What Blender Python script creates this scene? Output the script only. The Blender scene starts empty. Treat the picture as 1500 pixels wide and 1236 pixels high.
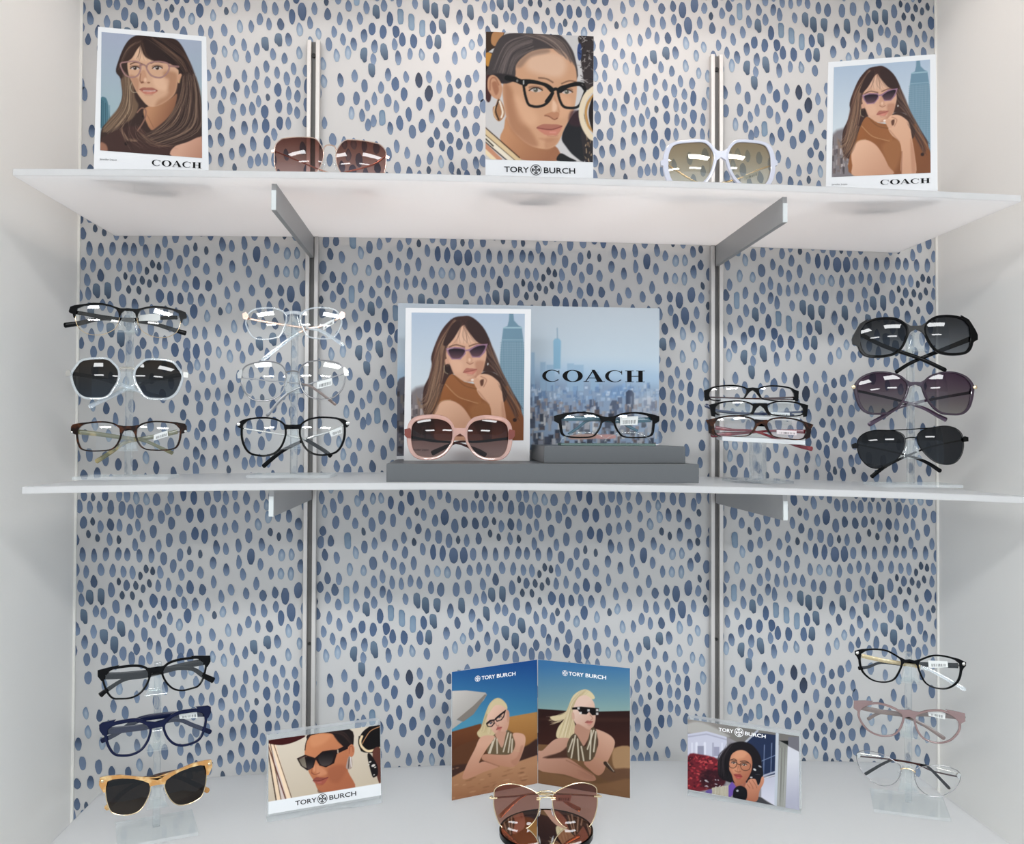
import bpy, bmesh, math, random
import numpy as np
from mathutils import Vector, Matrix
random.seed(7); RNG = np.random.default_rng(7)
S = 0.001                                   # everything below is in millimetres
SC = bpy.context.scene
COL = SC.collection
# ---------------------------------------------------------------- camera (solved from the photograph)
CAM = np.array([-93.5535, -1325.7655, 28.3073]); YAW, PITCH, ROLL, F = 0.0653997, 0.0163265, 0.0039437, 1290.0
cf = np.array([math.sin(YAW)*math.cos(PITCH), math.cos(YAW)*math.cos(PITCH), math.sin(PITCH)])
r0 = np.array([math.cos(YAW), -math.sin(YAW), 0.0]); u0 = np.cross(r0, cf)
cr = math.cos(ROLL)*r0 + math.sin(ROLL)*u0
cu = -math.sin(ROLL)*r0 + math.cos(ROLL)*u0
def ray(px, py): return cf + (px-750)/F*cr - (py-618)/F*cu
def hit(px, py, P, n):
    d = ray(px, py); return CAM + d*(np.dot(np.asarray(P)-CAM, n)/np.dot(d, n))
def at_y(px, py, Y): return hit(px, py, (0, Y, 0), np.array([0, 1.0, 0]))
def at_z(px, py, Z): return hit(px, py, (0, 0, Z), np.array([0, 0, 1.0]))
WL, WR = -644.9, 657.6                      # niche side walls
XL, XR, YB, YF, TH = -589.7, 589.8, -8.0, -307.6, 8.1
SHX = {'t': 0, 'm': 14.5, 'b': 0}
SHELF = {'t': (331.4, -2.14, 7.0), 'm': (-26.3, -5.75, 10.2), 'b': (-458.4, 3.82, 15.7)}
def shelf_z(k, x):
    z, s, g = SHELF[k]; return z + s*x/600 - g*(x/600)**2
def on_shelf(px, py, k):                    # point of the shelf top seen at a pixel
    z = SHELF[k][0]
    for _ in range(8):
        p = at_z(px, py, z); z = shelf_z(k, p[0])
    return p
# ---------------------------------------------------------------- objects
ORG = {}
def props(o, label=None, cat=None, group=None, kind=None):
    if label: o['label'] = label
    if cat: o['category'] = cat
    if group: o['group'] = group
    if kind: o['kind'] = kind
    return o
def thing(name, loc, label, cat, group=None):
    o = bpy.data.objects.new(name, None); COL.objects.link(o)
    o.empty_display_size = .02
    o.location = Vector([float(c)*S for c in loc]); ORG[o] = np.array(loc, float)
    return props(o, label, cat, group)
class MB:
    def __init__(s): s.v = []; s.f = []; s.m = []; s.c = []
    def add(s, v, f, m=0, c=None):
        b = len(s.v); s.v.extend([tuple(map(float, p)) for p in v])
        s.f.extend([tuple(i+b for i in q) for q in f]); s.m.extend([m]*len(f))
        if c is not None: s.c.extend(c)
    def box(s, x0, x1, y0, y1, z0, z1, m=0):
        v = [(x, y, z) for z in (z0, z1) for y in (y0, y1) for x in (x0, x1)]
        s.add(v, [(0,2,3,1),(4,5,7,6),(0,1,5,4),(2,6,7,3),(0,4,6,2),(1,3,7,5)], m)
    def hexa(s, front, back, m=0):          # two quads, both listed TL TR BR BL seen from the front
        v = list(front)+list(back)
        s.add(v, [(0,3,2,1),(4,5,6,7),(0,1,5,4),(1,2,6,5),(2,3,7,6),(3,0,4,7)], m)
    def tube(s, path, r, n=8, closed=False, m=0):
        P = np.array(path, float); N = len(P)
        T = (np.roll(P,-1,0)-np.roll(P,1,0)) if closed else np.gradient(P, axis=0)
        T /= np.linalg.norm(T, axis=1)[:, None]+1e-9
        ref = np.array([0, 1.0, 0]); V = []
        R = np.broadcast_to(np.asarray(r, float), (N,))
        for i in range(N):
            rf = ref if abs(T[i] @ ref) < .95 else np.array([0, 0, 1.0])
            a = np.cross(T[i], rf); a /= np.linalg.norm(a); b = np.cross(T[i], a)
            for k in range(n):
                t = 2*math.pi*k/n; V.append(P[i] + R[i]*(math.cos(t)*a + math.sin(t)*b))
        s.add(V, strip(N, n, closed), m)
def strip(N, n, closed, cap=True):
    fs = []
    for i in range(N if closed else N-1):
        j = (i+1) % N
        for k in range(n):
            l = (k+1) % n; fs.append((i*n+k, j*n+k, j*n+l, i*n+l))
    if not closed and cap: fs += [tuple(range(n-1, -1, -1)), tuple((N-1)*n+k for k in range(n))]
    return fs
def obj(name, mb, mats, parent=None, smooth=False, org=None, fixn=True, bevel=0, **kw):
    me = bpy.data.meshes.new(name)
    o = bpy.data.objects.new(name, me); COL.objects.link(o)
    if parent is not None:
        base = ORG[parent]; o.parent = parent
    else:
        V = np.array(mb.v); base = np.array(org, float) if org is not None else np.array([(V[:,0].min()+V[:,0].max())/2, (V[:,1].min()+V[:,1].max())/2, V[:,2].min()])
        o.location = Vector([float(c)*S for c in base])
    ORG[o] = base
    V = (np.array(mb.v) - base)*S
    me.from_pydata([tuple(p) for p in V], [], mb.f)
    for mt in (mats if isinstance(mats, (list, tuple)) else [mats]): me.materials.append(mt)
    me.polygons.foreach_set('material_index', mb.m)
    if smooth: me.polygons.foreach_set('use_smooth', [True]*len(mb.f))
    if mb.c:
        at = me.color_attributes.new('Col', 'FLOAT_COLOR', 'POINT')
        at.data.foreach_set('color', np.c_[np.array(mb.c, float), np.ones(len(mb.c))].ravel())
    if fixn:
        bm = bmesh.new(); bm.from_mesh(me)
        bmesh.ops.recalc_face_normals(bm, faces=bm.faces)
        if bevel:
            es = [e for e in bm.edges if len(e.link_faces) == 2 and e.calc_face_angle(0) > .6]
            bmesh.ops.bevel(bm, geom=es, offset=bevel*S, segments=2, affect='EDGES', profile=.5, clamp_overlap=True)
        bm.to_mesh(me); bm.free()
    if smooth == 'auto':
        me.set_sharp_from_angle(angle=.6)
    me.update()
    return props(o, **kw)
def catmull(P, n=6, closed=True):
    P = np.array(P, float); N = len(P); out = []
    for i in range(N if closed else N-1):
        g = (lambda k: P[k % N]) if closed else (lambda k: P[min(max(k, 0), N-1)])
        a, b, c, d = g(i-1), g(i), g(i+1), g(i+2)
        for k in range(n):
            t = k/n
            out.append(.5*((2*b)+(c-a)*t+(2*a-5*b+4*c-d)*t*t+(3*b-a-3*c+d)*t**3))
    if not closed: out.append(P[-1])
    return np.array(out)
# ---------------------------------------------------------------- materials
def lin(c):
    c = np.asarray(c, float)/255.0
    return np.where(c <= .04045, c/12.92, ((c+.055)/1.055)**2.4)
def rgb(*c): return tuple(float(x) for x in lin(c))+(1.0,)
def new_mat(name):
    m = bpy.data.materials.new(name); m.use_nodes = True
    m.node_tree.nodes.clear(); return m, m.node_tree.nodes, m.node_tree.links
def pbr(name, col, rough=.5, metal=0, coat=0, spec=.5, attr=False, noise=None, bump=0):
    m, N, L = new_mat(name)
    o = N.new('ShaderNodeOutputMaterial'); b = N.new('ShaderNodeBsdfPrincipled')
    L.new(b.outputs[0], o.inputs[0])
    b.inputs['Roughness'].default_value = rough; b.inputs['Metallic'].default_value = metal
    b.inputs['Coat Weight'].default_value = coat; b.inputs['Coat Roughness'].default_value = .06
    b.inputs['Specular IOR Level'].default_value = spec
    if attr:
        a = N.new('ShaderNodeAttribute'); a.attribute_name = 'Col'; L.new(a.outputs['Color'], b.inputs['Base Color'])
    elif noise:
        tc = N.new('ShaderNodeTexCoord'); nz = N.new('ShaderNodeTexNoise'); rp = N.new('ShaderNodeValToRGB')
        nz.inputs['Scale'].default_value = noise[1]; nz.inputs['Detail'].default_value = noise[2] if len(noise) > 2 else 3
        rp.color_ramp.elements[0].position = .50; rp.color_ramp.elements[1].position = .72
        rp.color_ramp.elements[0].color = col; rp.color_ramp.elements[1].color = noise[0]
        L.new(tc.outputs['Object'], nz.inputs['Vector']); L.new(nz.outputs['Fac'], rp.inputs[0]); L.new(rp.outputs[0], b.inputs['Base Color'])
    else: b.inputs['Base Color'].default_value = col
    if bump:
        tc = N.new('ShaderNodeTexCoord'); nz = N.new('ShaderNodeTexNoise'); bp = N.new('ShaderNodeBump')
        nz.inputs['Scale'].default_value = 260; bp.inputs['Strength'].default_value = bump; bp.inputs['Distance'].default_value = .0006
        L.new(tc.outputs['Object'], nz.inputs['Vector']); L.new(nz.outputs['Fac'], bp.inputs['Height']); L.new(bp.outputs[0], b.inputs['Normal'])
    return m
def sheer(name, tint, gloss=.06, rough=.0, body=None, fac=0.0, attr=False, glosscol=(1,1,1,1)):
    """see-through plastic: tinted transparency, a share of body colour, and a constant surface gloss"""
    m, N, L = new_mat(name)
    o = N.new('ShaderNodeOutputMaterial'); t = N.new('ShaderNodeBsdfTransparent'); g = N.new('ShaderNodeBsdfGlossy'); mx = N.new('ShaderNodeMixShader')
    g.inputs['Roughness'].default_value = rough; g.inputs['Color'].default_value = glosscol; mx.inputs[0].default_value = gloss
    if attr:
        a = N.new('ShaderNodeAttribute'); a.attribute_name = 'Col'; L.new(a.outputs['Color'], t.inputs[0])
    else: t.inputs[0].default_value = tint
    src = t.outputs[0]
    if body:
        d = N.new('ShaderNodeBsdfPrincipled'); d.inputs['Base Color'].default_value = body; d.inputs['Roughness'].default_value = .25; d.inputs['Specular IOR Level'].default_value = .2
        m2 = N.new('ShaderNodeMixShader'); m2.inputs[0].default_value = fac; L.new(t.outputs[0], m2.inputs[1]); L.new(d.outputs[0], m2.inputs[2]); src = m2.outputs[0]
    L.new(src, mx.inputs[1]); L.new(g.outputs[0], mx.inputs[2]); L.new(mx.outputs[0], o.inputs[0])
    return m
def clear_block(name, share=.5, tint=(.97,.985,.99,1)):
    m, N, L = new_mat(name)
    o = N.new('ShaderNodeOutputMaterial'); t = N.new('ShaderNodeBsdfTransparent'); g = N.new('ShaderNodeBsdfGlass'); mx = N.new('ShaderNodeMixShader')
    t.inputs[0].default_value = tint; g.inputs['Color'].default_value = tint; g.inputs['IOR'].default_value = 1.47; g.inputs['Roughness'].default_value = .0
    mx.inputs[0].default_value = share; L.new(t.outputs[0], mx.inputs[1]); L.new(g.outputs[0], mx.inputs[2]); L.new(mx.outputs[0], o.inputs[0])
    return m
def frosted(name, share=.84):
    m, N, L = new_mat(name)
    o = N.new('ShaderNodeOutputMaterial'); d = N.new('ShaderNodeBsdfDiffuse'); t = N.new('ShaderNodeBsdfTranslucent'); g = N.new('ShaderNodeBsdfGlossy')
    m1 = N.new('ShaderNodeMixShader'); m2 = N.new('ShaderNodeMixShader'); fr = N.new('ShaderNodeLayerWeight'); mt = N.new('ShaderNodeMath')
    d.inputs[0].default_value = (.95,.96,.97,1); t.inputs[0].default_value = (.97,.97,.98,1); g.inputs['Roughness'].default_value = .22
    m1.inputs[0].default_value = share; fr.inputs[0].default_value = .12
    mt.operation = 'MULTIPLY'; mt.inputs[1].default_value = .5; L.new(fr.outputs['Fresnel'], mt.inputs[0])
    L.new(d.outputs[0], m1.inputs[1]); L.new(t.outputs[0], m1.inputs[2]); L.new(mt.outputs[0], m2.inputs[0])
    L.new(m1.outputs[0], m2.inputs[1]); L.new(g.outputs[0], m2.inputs[2]); L.new(m2.outputs[0], o.inputs[0])
    return m
def glow(name, col, power):
    m, N, L = new_mat(name); o = N.new('ShaderNodeOutputMaterial'); e = N.new('ShaderNodeEmission')
    e.inputs[0].default_value = col; e.inputs[1].default_value = power; L.new(e.outputs[0], o.inputs[0]); return m
M = dict(
    paper=pbr('wallpaper', None, .55, attr=True, spec=.3),
    paint=pbr('white_wall_paint', rgb(242,240,236), .6, spec=.3, bump=.15),
    trim=pbr('white_trim', rgb(236,234,229), .45),
    ceil=pbr('ceiling_tile', rgb(225,225,222), .8), floor=pbr('carpet', rgb(196,192,186), .8),
    shelf=frosted('frosted_acrylic'), shelf_edge=frosted('brightened_shelf_edge', .66),  # edge is a more diffuse copy of the acrylic, so it looks lit
    steel=pbr('grey_coated_steel', rgb(158,158,158), .42, .15), rail=pbr('satin_aluminium', rgb(206,202,199), .38, .35),
    groove=pbr('upright_channel', rgb(104,102,100), .5, .2), hole=pbr('slot', rgb(18,18,18), .6), white_end=pbr('bracket_end', rgb(204,208,208), .45),
    block=pbr('grey_riser', rgb(90,92,94), .40, .1), card=pbr('white_card', rgb(221,220,221), .5, spec=.2),
    print_=pbr('printed_card', None, .42, attr=True, spec=.12), print_matte=pbr('printed_paper', None, .5, attr=True, spec=.12),
    ink=pbr('black_ink', rgb(10,10,12), .5, spec=.1), white_ink=pbr('white_ink', rgb(245,245,245), .4), grey_ink=pbr('grey_ink', rgb(70,70,74), .5),
    clear=clear_block('clear_acrylic', .45), sheet=sheer('clear_acrylic_sheet', (.96,.98,.98,1), .09, .02, (.9,.93,.95,1), .06),
    edge=sheer('painted_gleam_edge', (.95,.97,.97,1), .14, .1, (.95,.96,.97,1), .2),  # whitish body colour stands in for bright internal reflection along the base sides
    tray=sheer('clear_acrylic_tray', (.95,.97,.97,1), .12, .08, (.95,.96,.97,1), .55),
    mirror=pbr('mirror', rgb(235,235,235), .015, 1), black=pbr('black_acetate', rgb(6,6,7), .16, spec=.13),
    lens_clear=sheer('demo_lens', (1,1,1,1), .06, 0, attr=True), lens_sun=sheer('tinted_lens', (1,1,1,1), .027, 0, attr=True), lens_mirror=sheer('mirrored_lens', (1,1,1,1), .2, 0, attr=True, glosscol=(1,.94,.8,1)),
    navy=pbr('navy_acetate', rgb(16,23,54), .18, spec=.15), tortoise=pbr('dark_tortoise_acetate', rgb(26,15,12), .16, spec=.18, noise=(rgb(92,50,26), 120)),
    honey=pbr('honey_tortoise_acetate', rgb(190,136,70), .16, coat=.25, noise=(rgb(226,196,140), 90)),
    gold=pbr('gold_metal', rgb(218,196,160), .24, 1), rose=pbr('rose_gold_metal', rgb(216,186,170), .24, 1), silver=pbr('silver_metal', rgb(205,203,198), .22, 1),
    gunmetal=pbr('grey_metal', rgb(140,140,142), .28, 1), blackmetal=pbr('black_metal', rgb(7,7,8), .25, .0, spec=.15),
    crystal=sheer('crystal_acetate', (.92,.95,.97,1), .12, .04, (.84,.89,.93,1), .30), pink=sheer('pink_crystal_acetate', (.92,.74,.68,1), .10, .05, rgb(226,180,164), .45),
    lilac=sheer('lilac_acetate', (.9,.9,.97,1), .10, .08, rgb(226,226,240), .82), mauve=sheer('mauve_acetate', (.74,.63,.62,1), .05, .06, rgb(152,124,122), .72),
    purple=sheer('purple_acetate', (.3,.16,.3,1), .05, .05, rgb(44,20,46), .78), olive=pbr('olive_acetate', rgb(104,104,74), .2, coat=.5, noise=(rgb(190,170,120), 60)),
    amber=pbr('amber_hinge', rgb(120,44,24), .15, coat=.7), brown=pbr('brown_acetate', rgb(58,22,18), .2, spec=.3), teal=pbr('teal_acetate', rgb(22,84,104), .2, coat=.5),
    red=pbr('dark_red_acetate', rgb(104,18,34), .15, coat=.25, noise=(rgb(150,60,60), 80)), taupe=pbr('taupe_acetate', rgb(120,100,92), .25, coat=.4),
    darkpurple=pbr('dark_purple_acetate', rgb(58,30,58), .18, coat=.5), blue_tip=pbr('dark_blue_acetate', rgb(28,44,78), .2, coat=.5), bead=pbr('gold_bead_inlay', rgb(190,170,128), .35, .5, noise=(rgb(230,220,190), 200)),
    pad=sheer('clear_nose_pad', (.95,.95,.95,1), .12, .05, (.9,.9,.9,1), .3), tag=pbr('paper_tag', rgb(240,240,238), .6), clear_tag=sheer('clear_tag', (.9,.9,.9,1), .1, .1, (.8,.8,.78,1), .6),
    green=sheer('green_edged_acrylic', (.6,.75,.7,1), .1, .05, rgb(90,120,108), .6),
    lamp=glow('lamp_panel', (.97,.99,1,1), 28.0), puck=glow('downlight_lamp', (1,.83,.73,1), 36.0), fixture=pbr('white_fixture', rgb(230,230,228), .5),
)
# ================================================================ the setting
# wallpaper: hand-brushed blue drops, one repeat traced and hung over the whole wall
DROPS = [
 (460,720,7.5,"85,65t118,215l213,155o292,60t240,340o362,228o478,100l520,35t650,75l740,75l845,120D567,215t452,345t745,283o637,365o868,318o960,180D1060,75D100,430T75,550o185,540T370,545L543,437s762,485o555,610o667,570t460,670l122,695T250,725t40,840o395,850l545,865l650,785o780,715t890,585t990,510t1045,345t1130,220s1205,255t1290,120t1330,320t1435,280B1145,410T1253,478t1370,495o1100,555s1000,665t1193,630t1310,665D1413,680D1480,540o875,790t970,840t1097,785t1245,870t1355,870l1465,890l960,10s1195,15o1380,20t1475,60t"),
 (650,720,7.5,"140,150o232,150o330,165t412,165o522,175t622,170t740,180o855,190o945,225o1035,215o360,30s460,45T555,65s680,45T825,40t905,40t1002,75l1110,90l1213,90o1362,65t120,380o228,335T348,350T458,335T555,325s633,380t738,360T832,365t935,410t1022,365t1070,480t1150,250t1260,280o1328,195t1435,205t1368,345o1180,428o1345,525o1490,495o62,540t158,530s252,535t385,515T510,460s605,500s728,515t825,520s108,700B220,700B325,685o452,680g570,690g692,670g820,670g915,680g995,570t1040,690g1165,685g1238,585t1290,720o1390,800o1460,680o285,865t390,840t490,860t640,840t765,845t875,860t970,865t1110,830s1050,900s1177,850s1255,865t1475,890t162,890t"),
 (840,720,7.5,"65,30D172,70D315,75o415,45o505,70t600,30t720,75t885,30t980,50t1093,80o1195,90o1375,60t1322,140t1475,115o132,260D245,260D378,220o490,215t615,180t825,160t930,150l732,270t605,375t845,355l945,280l1045,255g1158,265g1260,350g1378,230s1370,435o190,455D288,480D393,415o500,405t748,475o968,435s1060,485s1168,470g1280,575g1365,550s1475,550B130,640s243,670s410,605g510,615t640,580t880,575g975,635t1090,680l1190,675l1362,725T1287,800g768,695B645,760t137,800o378,765g515,840g247,870t870,780t690,890t980,880t1082,880l1185,880l1440,870o"),
 (460,840,7.5,"148,50T275,60t68,148T228,180T358,235L152,265t270,340t20,300s35,440T168,485t280,560t105,640t205,720t48,780o325,765g135,900l262,860l458,145t582,205t468,345t663,315t572,395P395,475t528,585D440,665g650,615D555,785g660,830P435,880P660,90t755,30t755,200g828,255t845,430L725,470D795,605D865,695D780,750t990,700D965,490L1085,555L860,95t958,115t1060,80t1160,105t1005,275t1130,300P1225,345P1350,345P1205,540D1310,520P1285,155t1390,178o1165,705D1260,700P1455,650g950,845t1080,850l820,900g1240,880o1450,870t545,920t"),
 (650,840,7.5,"138,178o270,150o430,115t570,65T195,350P75,405g310,460g355,285t442,265t525,225P645,225P750,155o828,65s910,105T1003,105s1080,140s1145,85s863,210s970,215s1055,300s1235,110t1345,95t1455,160t152,540T470,440P395,570g590,380t675,405t798,335o930,380g1188,275D1297,300D1403,295T755,508o855,560P1015,485t1108,435t1250,420s1195,495t1360,460t1460,525l1295,590o960,645t1095,628o570,600t675,650P305,660t212,710l480,710g125,810l375,800T290,850t585,800o785,740P1015,780T1155,730g1245,775g1375,690o1350,855D500,895o685,890o875,830o965,885o1150,880t1470,790o1475,900D790,925o1070,920o"),
 (840,840,7.5,"55,25t140,130D268,150T385,70t567,155t465,225t725,185t828,85t897,215T1022,180T1130,225B1262,160B1372,190t1470,185T1385,55s80,295t195,305g325,310t483,390l615,350t795,365t910,380t1032,335t1193,390B1322,355t1425,330s118,430D260,480l395,425s748,500t1085,450D1275,515t1445,480t540,585l658,575t845,545t970,540T1168,590l1365,625l130,660t235,660t375,625t460,745t585,785t718,825t805,765P945,715P1050,705g1280,725l888,870t1165,850l1450,800o148,860D268,830o382,865l500,905l630,915t1010,915t1310,920l"),
 (1055,960,7.5,"135,165t315,100P240,275o412,285t485,145g588,55g562,240D675,160t155,415o345,405t270,490t485,420o575,490t655,345D808,190X915,325X918,145t1022,250t1120,130t815,445D1052,440o705,565D945,575g612,670D845,680D428,615L105,580l215,600t335,650t512,725g745,755o280,700t1135,285t1225,200T1325,175o1410,110t1222,370T1340,350o1460,330t1180,510T1295,515t1418,510o1100,645T1215,665t1410,695o1003,755T940,860T1060,890T1143,800T1145,965D1160,1125T1305,740T1240,865T1340,900t1450,870o930,1030t1048,1060l1290,1090o1415,1060g920,1165s1235,1175s1440,1165s"),
 (560,95,7.724,"1040,65t945,125o1120,165t1085,290t1040,475o1140,465o1030,665o1070,845o1035,1035t1060,1190D1140,1090o940,1200T850,1190t900,1065t955,875t"),
 (865,95,7.724,"55,130l160,125t285,30l398,60l535,80t800,30t725,160t925,90t1085,40l1240,110l1330,130l108,260t222,285t320,230t495,270t628,235t843,230t1018,180t1148,210t410,370T740,335t945,290t1065,335t1165,380D1340,320l60,465t165,445t275,450t522,440t605,385t850,420D968,455t1060,490t1165,580D1288,445t375,515g645,545t745,500s80,600o245,615t480,635t578,630t715,660D862,600D975,625t1058,670t1272,620t375,695t108,790T222,780o722,810D875,780D968,785t1155,765T1265,790t1352,780t497,840g610,815g368,895g818,905t132,985g250,970g478,1080g590,1010g740,1000D365,1125g120,1170g250,1190g565,1210t645,1190t722,1185t815,1190t"),
 (1055,530,6.505,"55,785l140,790l235,805t92,895l190,940o130,1045o250,1065t35,1005t455,880o625,865t535,1005o645,1050t725,935t820,895t530,800t830,1055t735,1085t915,1085t445,1080s1100,1060t1045,1100T1170,1075D1270,1060D1140,940o1245,910o1025,975T925,910l1010,835D935,770T1180,775t1095,750T"),
 (265,530,7.27,"100,60t190,20t320,35t478,100t270,135t380,160t180,170o80,265t205,320o325,310t435,300t570,235D540,375g55,410T128,405T238,465o405,475t640,490t738,485t25,560T150,560T268,640D378,630o530,555t80,680t172,765t62,865t288,840g408,815g525,740g165,975g280,1020g405,1045g520,965g60,1080o160,1150o510,1145s620,1130T720,1090o365,1165s"),
]
import re
HV, VV = np.array([586.5, -1.0]), np.array([-4.5, -447.8])
BI = np.linalg.inv(np.array([HV, VV]).T)
def lattice():
    kept = []
    for src, (ox, oy, s, txt) in enumerate(DROPS):
        for m in re.finditer(r'(\d+),(\d+)([a-zA-Z])', txt):
            p = at_y(ox+int(m[1])/s, oy+int(m[2])/s, 0); q = np.array([p[0], p[2]])
            fr = (BI @ q) % 1.0
            ok = True
            for g, _, sr in kept:
                d = fr-g; d -= np.round(d); e = d[0]*HV+d[1]*VV; ax, ay = (7, 12) if sr == src else (10.5, 15.5)
                if (e[0]/ax)**2+(e[1]/ay)**2 < 1: ok = False; break
            if ok: kept.append((fr, m[3], src))
    base = len(kept)                        # the little patch hidden behind the folder: same density
    for _ in range(2500):
        fr = RNG.random(2); ok = True
        for g, _t, _s in kept:
            d = fr-g; d -= np.round(d); e = d[0]*HV+d[1]*VV
            if (e[0]/16.5)**2+(e[1]/24.5)**2 < 1: ok = False; break
        if ok: kept.append((fr, str(RNG.choice(list('tttogTl'))), 99))
    return [(a, b) for a, b, _ in kept]
DSIZE = dict(o=(9.4,20.6), t=(8.2,19.2), T=(9.0,17.5), D=(9.4,21.5), s=(6.4,12.5), l=(8.6,19), g=(8.6,20.5), P=(9.8,23), L=(9.2,25.5), B=(10.8,25.5), X=(10.6,23.5))
DCOL = dict(o=((98,118,150),(112,134,168)), t=((92,114,148),(134,156,188)), T=((66,86,118),(78,100,134)), D=((58,82,120),(72,98,140)), s=((56,72,94),(66,84,108)),
            l=((108,136,172),(176,196,216)), g=((64,86,124),(146,168,196)), P=((104,128,152),(48,68,94)), L=((112,142,172),(142,170,196)), B=((84,104,140),(52,76,112)), X=((30,38,58),(40,56,86)))
def drop_outline(t, n=16):
    out = []
    for k in range(n):
        a = 2*math.pi*k/n; x, y = math.sin(a), math.cos(a)
        if t in 'tTlgs':
            sh = .74 if t != 'g' else .86
            x *= (1-.5*(1-sh)*2*max(0, y)) ; y = y*1.0
            x += .10*max(0, y)*-1
        elif t == 'P':
            x = math.copysign(abs(x)**.55, x); y = math.copysign(abs(y)**.7, y)
            if y < 0 and x < 0: y *= .62
            if y > 0 and x > 0: y *= .94
        elif t in 'DX': x = math.copysign(abs(x)**1.12, x)
        elif t == 'L': x = math.copysign(abs(x)**.6, x)*(.9 if abs(y) < .3 else 1); y = math.copysign(abs(y)**.8, y)
        out.append((x, y))
    return np.array(out)
def build_wallpaper():
    mb = MB(); white = lin((228,227,226))*.74
    zt, zb = 760.0, -760.0
    mb.add([(WL,0,zb),(WR,0,zb),(WR,0,zt),(WL,0,zt),(WL,20,zb),(WR,20,zb),(WR,20,zt),(WL,20,zt)], [(0,1,2,3),(7,6,5,4),(3,2,6,7),(4,5,1,0)], 0, [white]*8)
    for dk, (fr, t) in enumerate(lattice()):
        dk = dk % 12
        w, h = DSIZE[t]; w *= 1.10*RNG.uniform(.92,1.08); h *= 1.0; h *= RNG.uniform(.93,1.07); c0, c1 = DCOL[t]
        sh = RNG.normal(0, 7); skew = RNG.uniform(-.14, .04)
        jt = RNG.normal(0, .075, 16); jt = (jt+np.roll(jt,1)+np.roll(jt,-1))/2.2; ol = drop_outline(t)*(1+jt[:,None])
        hol = np.array([RNG.uniform(-.1,.2), RNG.uniform(-.35,-.1)])
        rings = []; cols = []
        for rr in (1.0, .84, .45, .0):
            for k in range(16):
                p = ol[k]*rr; rings.append(((p[0]+skew*p[1])*w/2, p[1]*h/2))
                f = min(1, max(0, .5-.5*p[1])); f = f**1.2
                c = (np.array(c0)*(1-f)+np.array(c1)*f + sh)*.78+np.array((166,178,194))*.22
                if rr == 1.0: c = c*.93
                if t == 'l' and rr < .6: c = c + (np.array((206,216,226))-c)*(.75 if rr == 0 else .35)
                if t == 'g' and p[1] > .25 and rr < .9: c = c*.9
                if t == 'L' and rr < .6: c = c*.8+np.array((190,208,222))*.2
                cols.append(lin(np.clip(c, 8, 235))*.76)
        fs = [(i*16+k, i*16+(k+1) % 16, (i+1)*16+(k+1) % 16, (i+1)*16+k) for i in range(3) for k in range(16)]
        for i in range(-4, 5):
            for j in range(-5, 5):
                q = (fr[0]+i)*HV+(fr[1]+j)*VV
                if not (WL+1 < q[0] < WR-1 and zb+15 < q[1] < zt-15): continue
                mb.add([(min(max(q[0]+a, WL+.2), WR-.2), -.35-.03*dk, q[1]+b) for a, b in rings], fs, 0, cols)
    obj('wall_back', mb, M['paper'], fixn=False, org=(0, 0, zb), kind='structure')
build_wallpaper()
YO = -470.0
for nm, x0, x1 in (('wall_left', WL-30, WL), ('wall_right', WR, WR+30)):
    mb = MB(); mb.box(x0, x1, YO, 20, -760, 760); obj(nm, mb, M['paint'], kind='structure')
for nm, x0, x1 in (('wall_front_left', WL-1400, WL-30), ('wall_front_right', WR+30, WR+1400)):
    mb = MB(); mb.box(x0, x1, YO, YO+40, -1500, 1200); obj(nm, mb, M['paint'], kind='structure')
for nm, x0, x1 in (('trim_1', WL, WL+3.2), ('trim_2', WR-3.2, WR)):
    mb = MB(); mb.box(x0, x1, -3.0, -.4, -760, 760); obj(nm, mb, M['trim'], kind='structure')
mb = MB(); mb.box(WL-30, WR+30, YO, 20, 760, 790); obj('ceiling_niche', mb, M['paint'], kind='structure')
mb = MB(); mb.box(WL-30, WR+30, YO, 20, -790, -760); obj('floor_niche', mb, M['paint'], kind='structure')
mb = MB(); mb.box(-3000, 3000, -5600, YO, 1200, 1230); obj('ceiling', mb, M['ceil'], kind='structure')
mb = MB(); mb.box(-3000, 3000, -5600, 20, -1530, -1500); obj('floor', mb, M['floor'], kind='structure')
# ---------------------------------------------------------------- lamps
def lamp_panel(x, y, w=1000, d=360):
    t = thing('ceiling_light', (x, y, 1200), 'white rectangular light panel in the room ceiling facing the display niche', 'ceiling light', 'ceiling light panels')
    a = MB(); a.box(x-w/2-20, x+w/2+20, y-d/2-20, y+d/2+20, 1190, 1199); obj('frame', a, M['fixture'], t)
    b = MB(); b.box(x-w/2, x+w/2, y-d/2, y+d/2, 1186, 1190); obj('diffuser', b, M['lamp'], t)
for yy in (-2300, -4100):
    for xx in (-1250, 650): lamp_panel(xx, yy, 1000, 380)
for x, rr in ((-430, 27), (-85, 40), (215, 40), (480, 21)):  # the smaller outer pair is added to brighten the ends of the shelf
    t = thing('downlight', (x, -200, 760), 'round white recessed lamp above the top shelf, outer pair added as fill', 'downlight', 'downlights over the top shelf')
    a = MB(); a.tube([(x,-200,759),(x,-200,750)], rr+8, 24); obj('rim', a, M['fixture'], t)
    b = MB(); b.tube([(x,-200,750),(x,-200,746)], rr, 24); obj('lamp', b, M['puck'], t)
W = bpy.data.worlds.new('World'); SC.world = W; W.use_nodes = True
bg = W.node_tree.nodes['Background']; bg.inputs[0].default_value = (.80,.90,1.0,1); bg.inputs[1].default_value = 1.06
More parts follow.
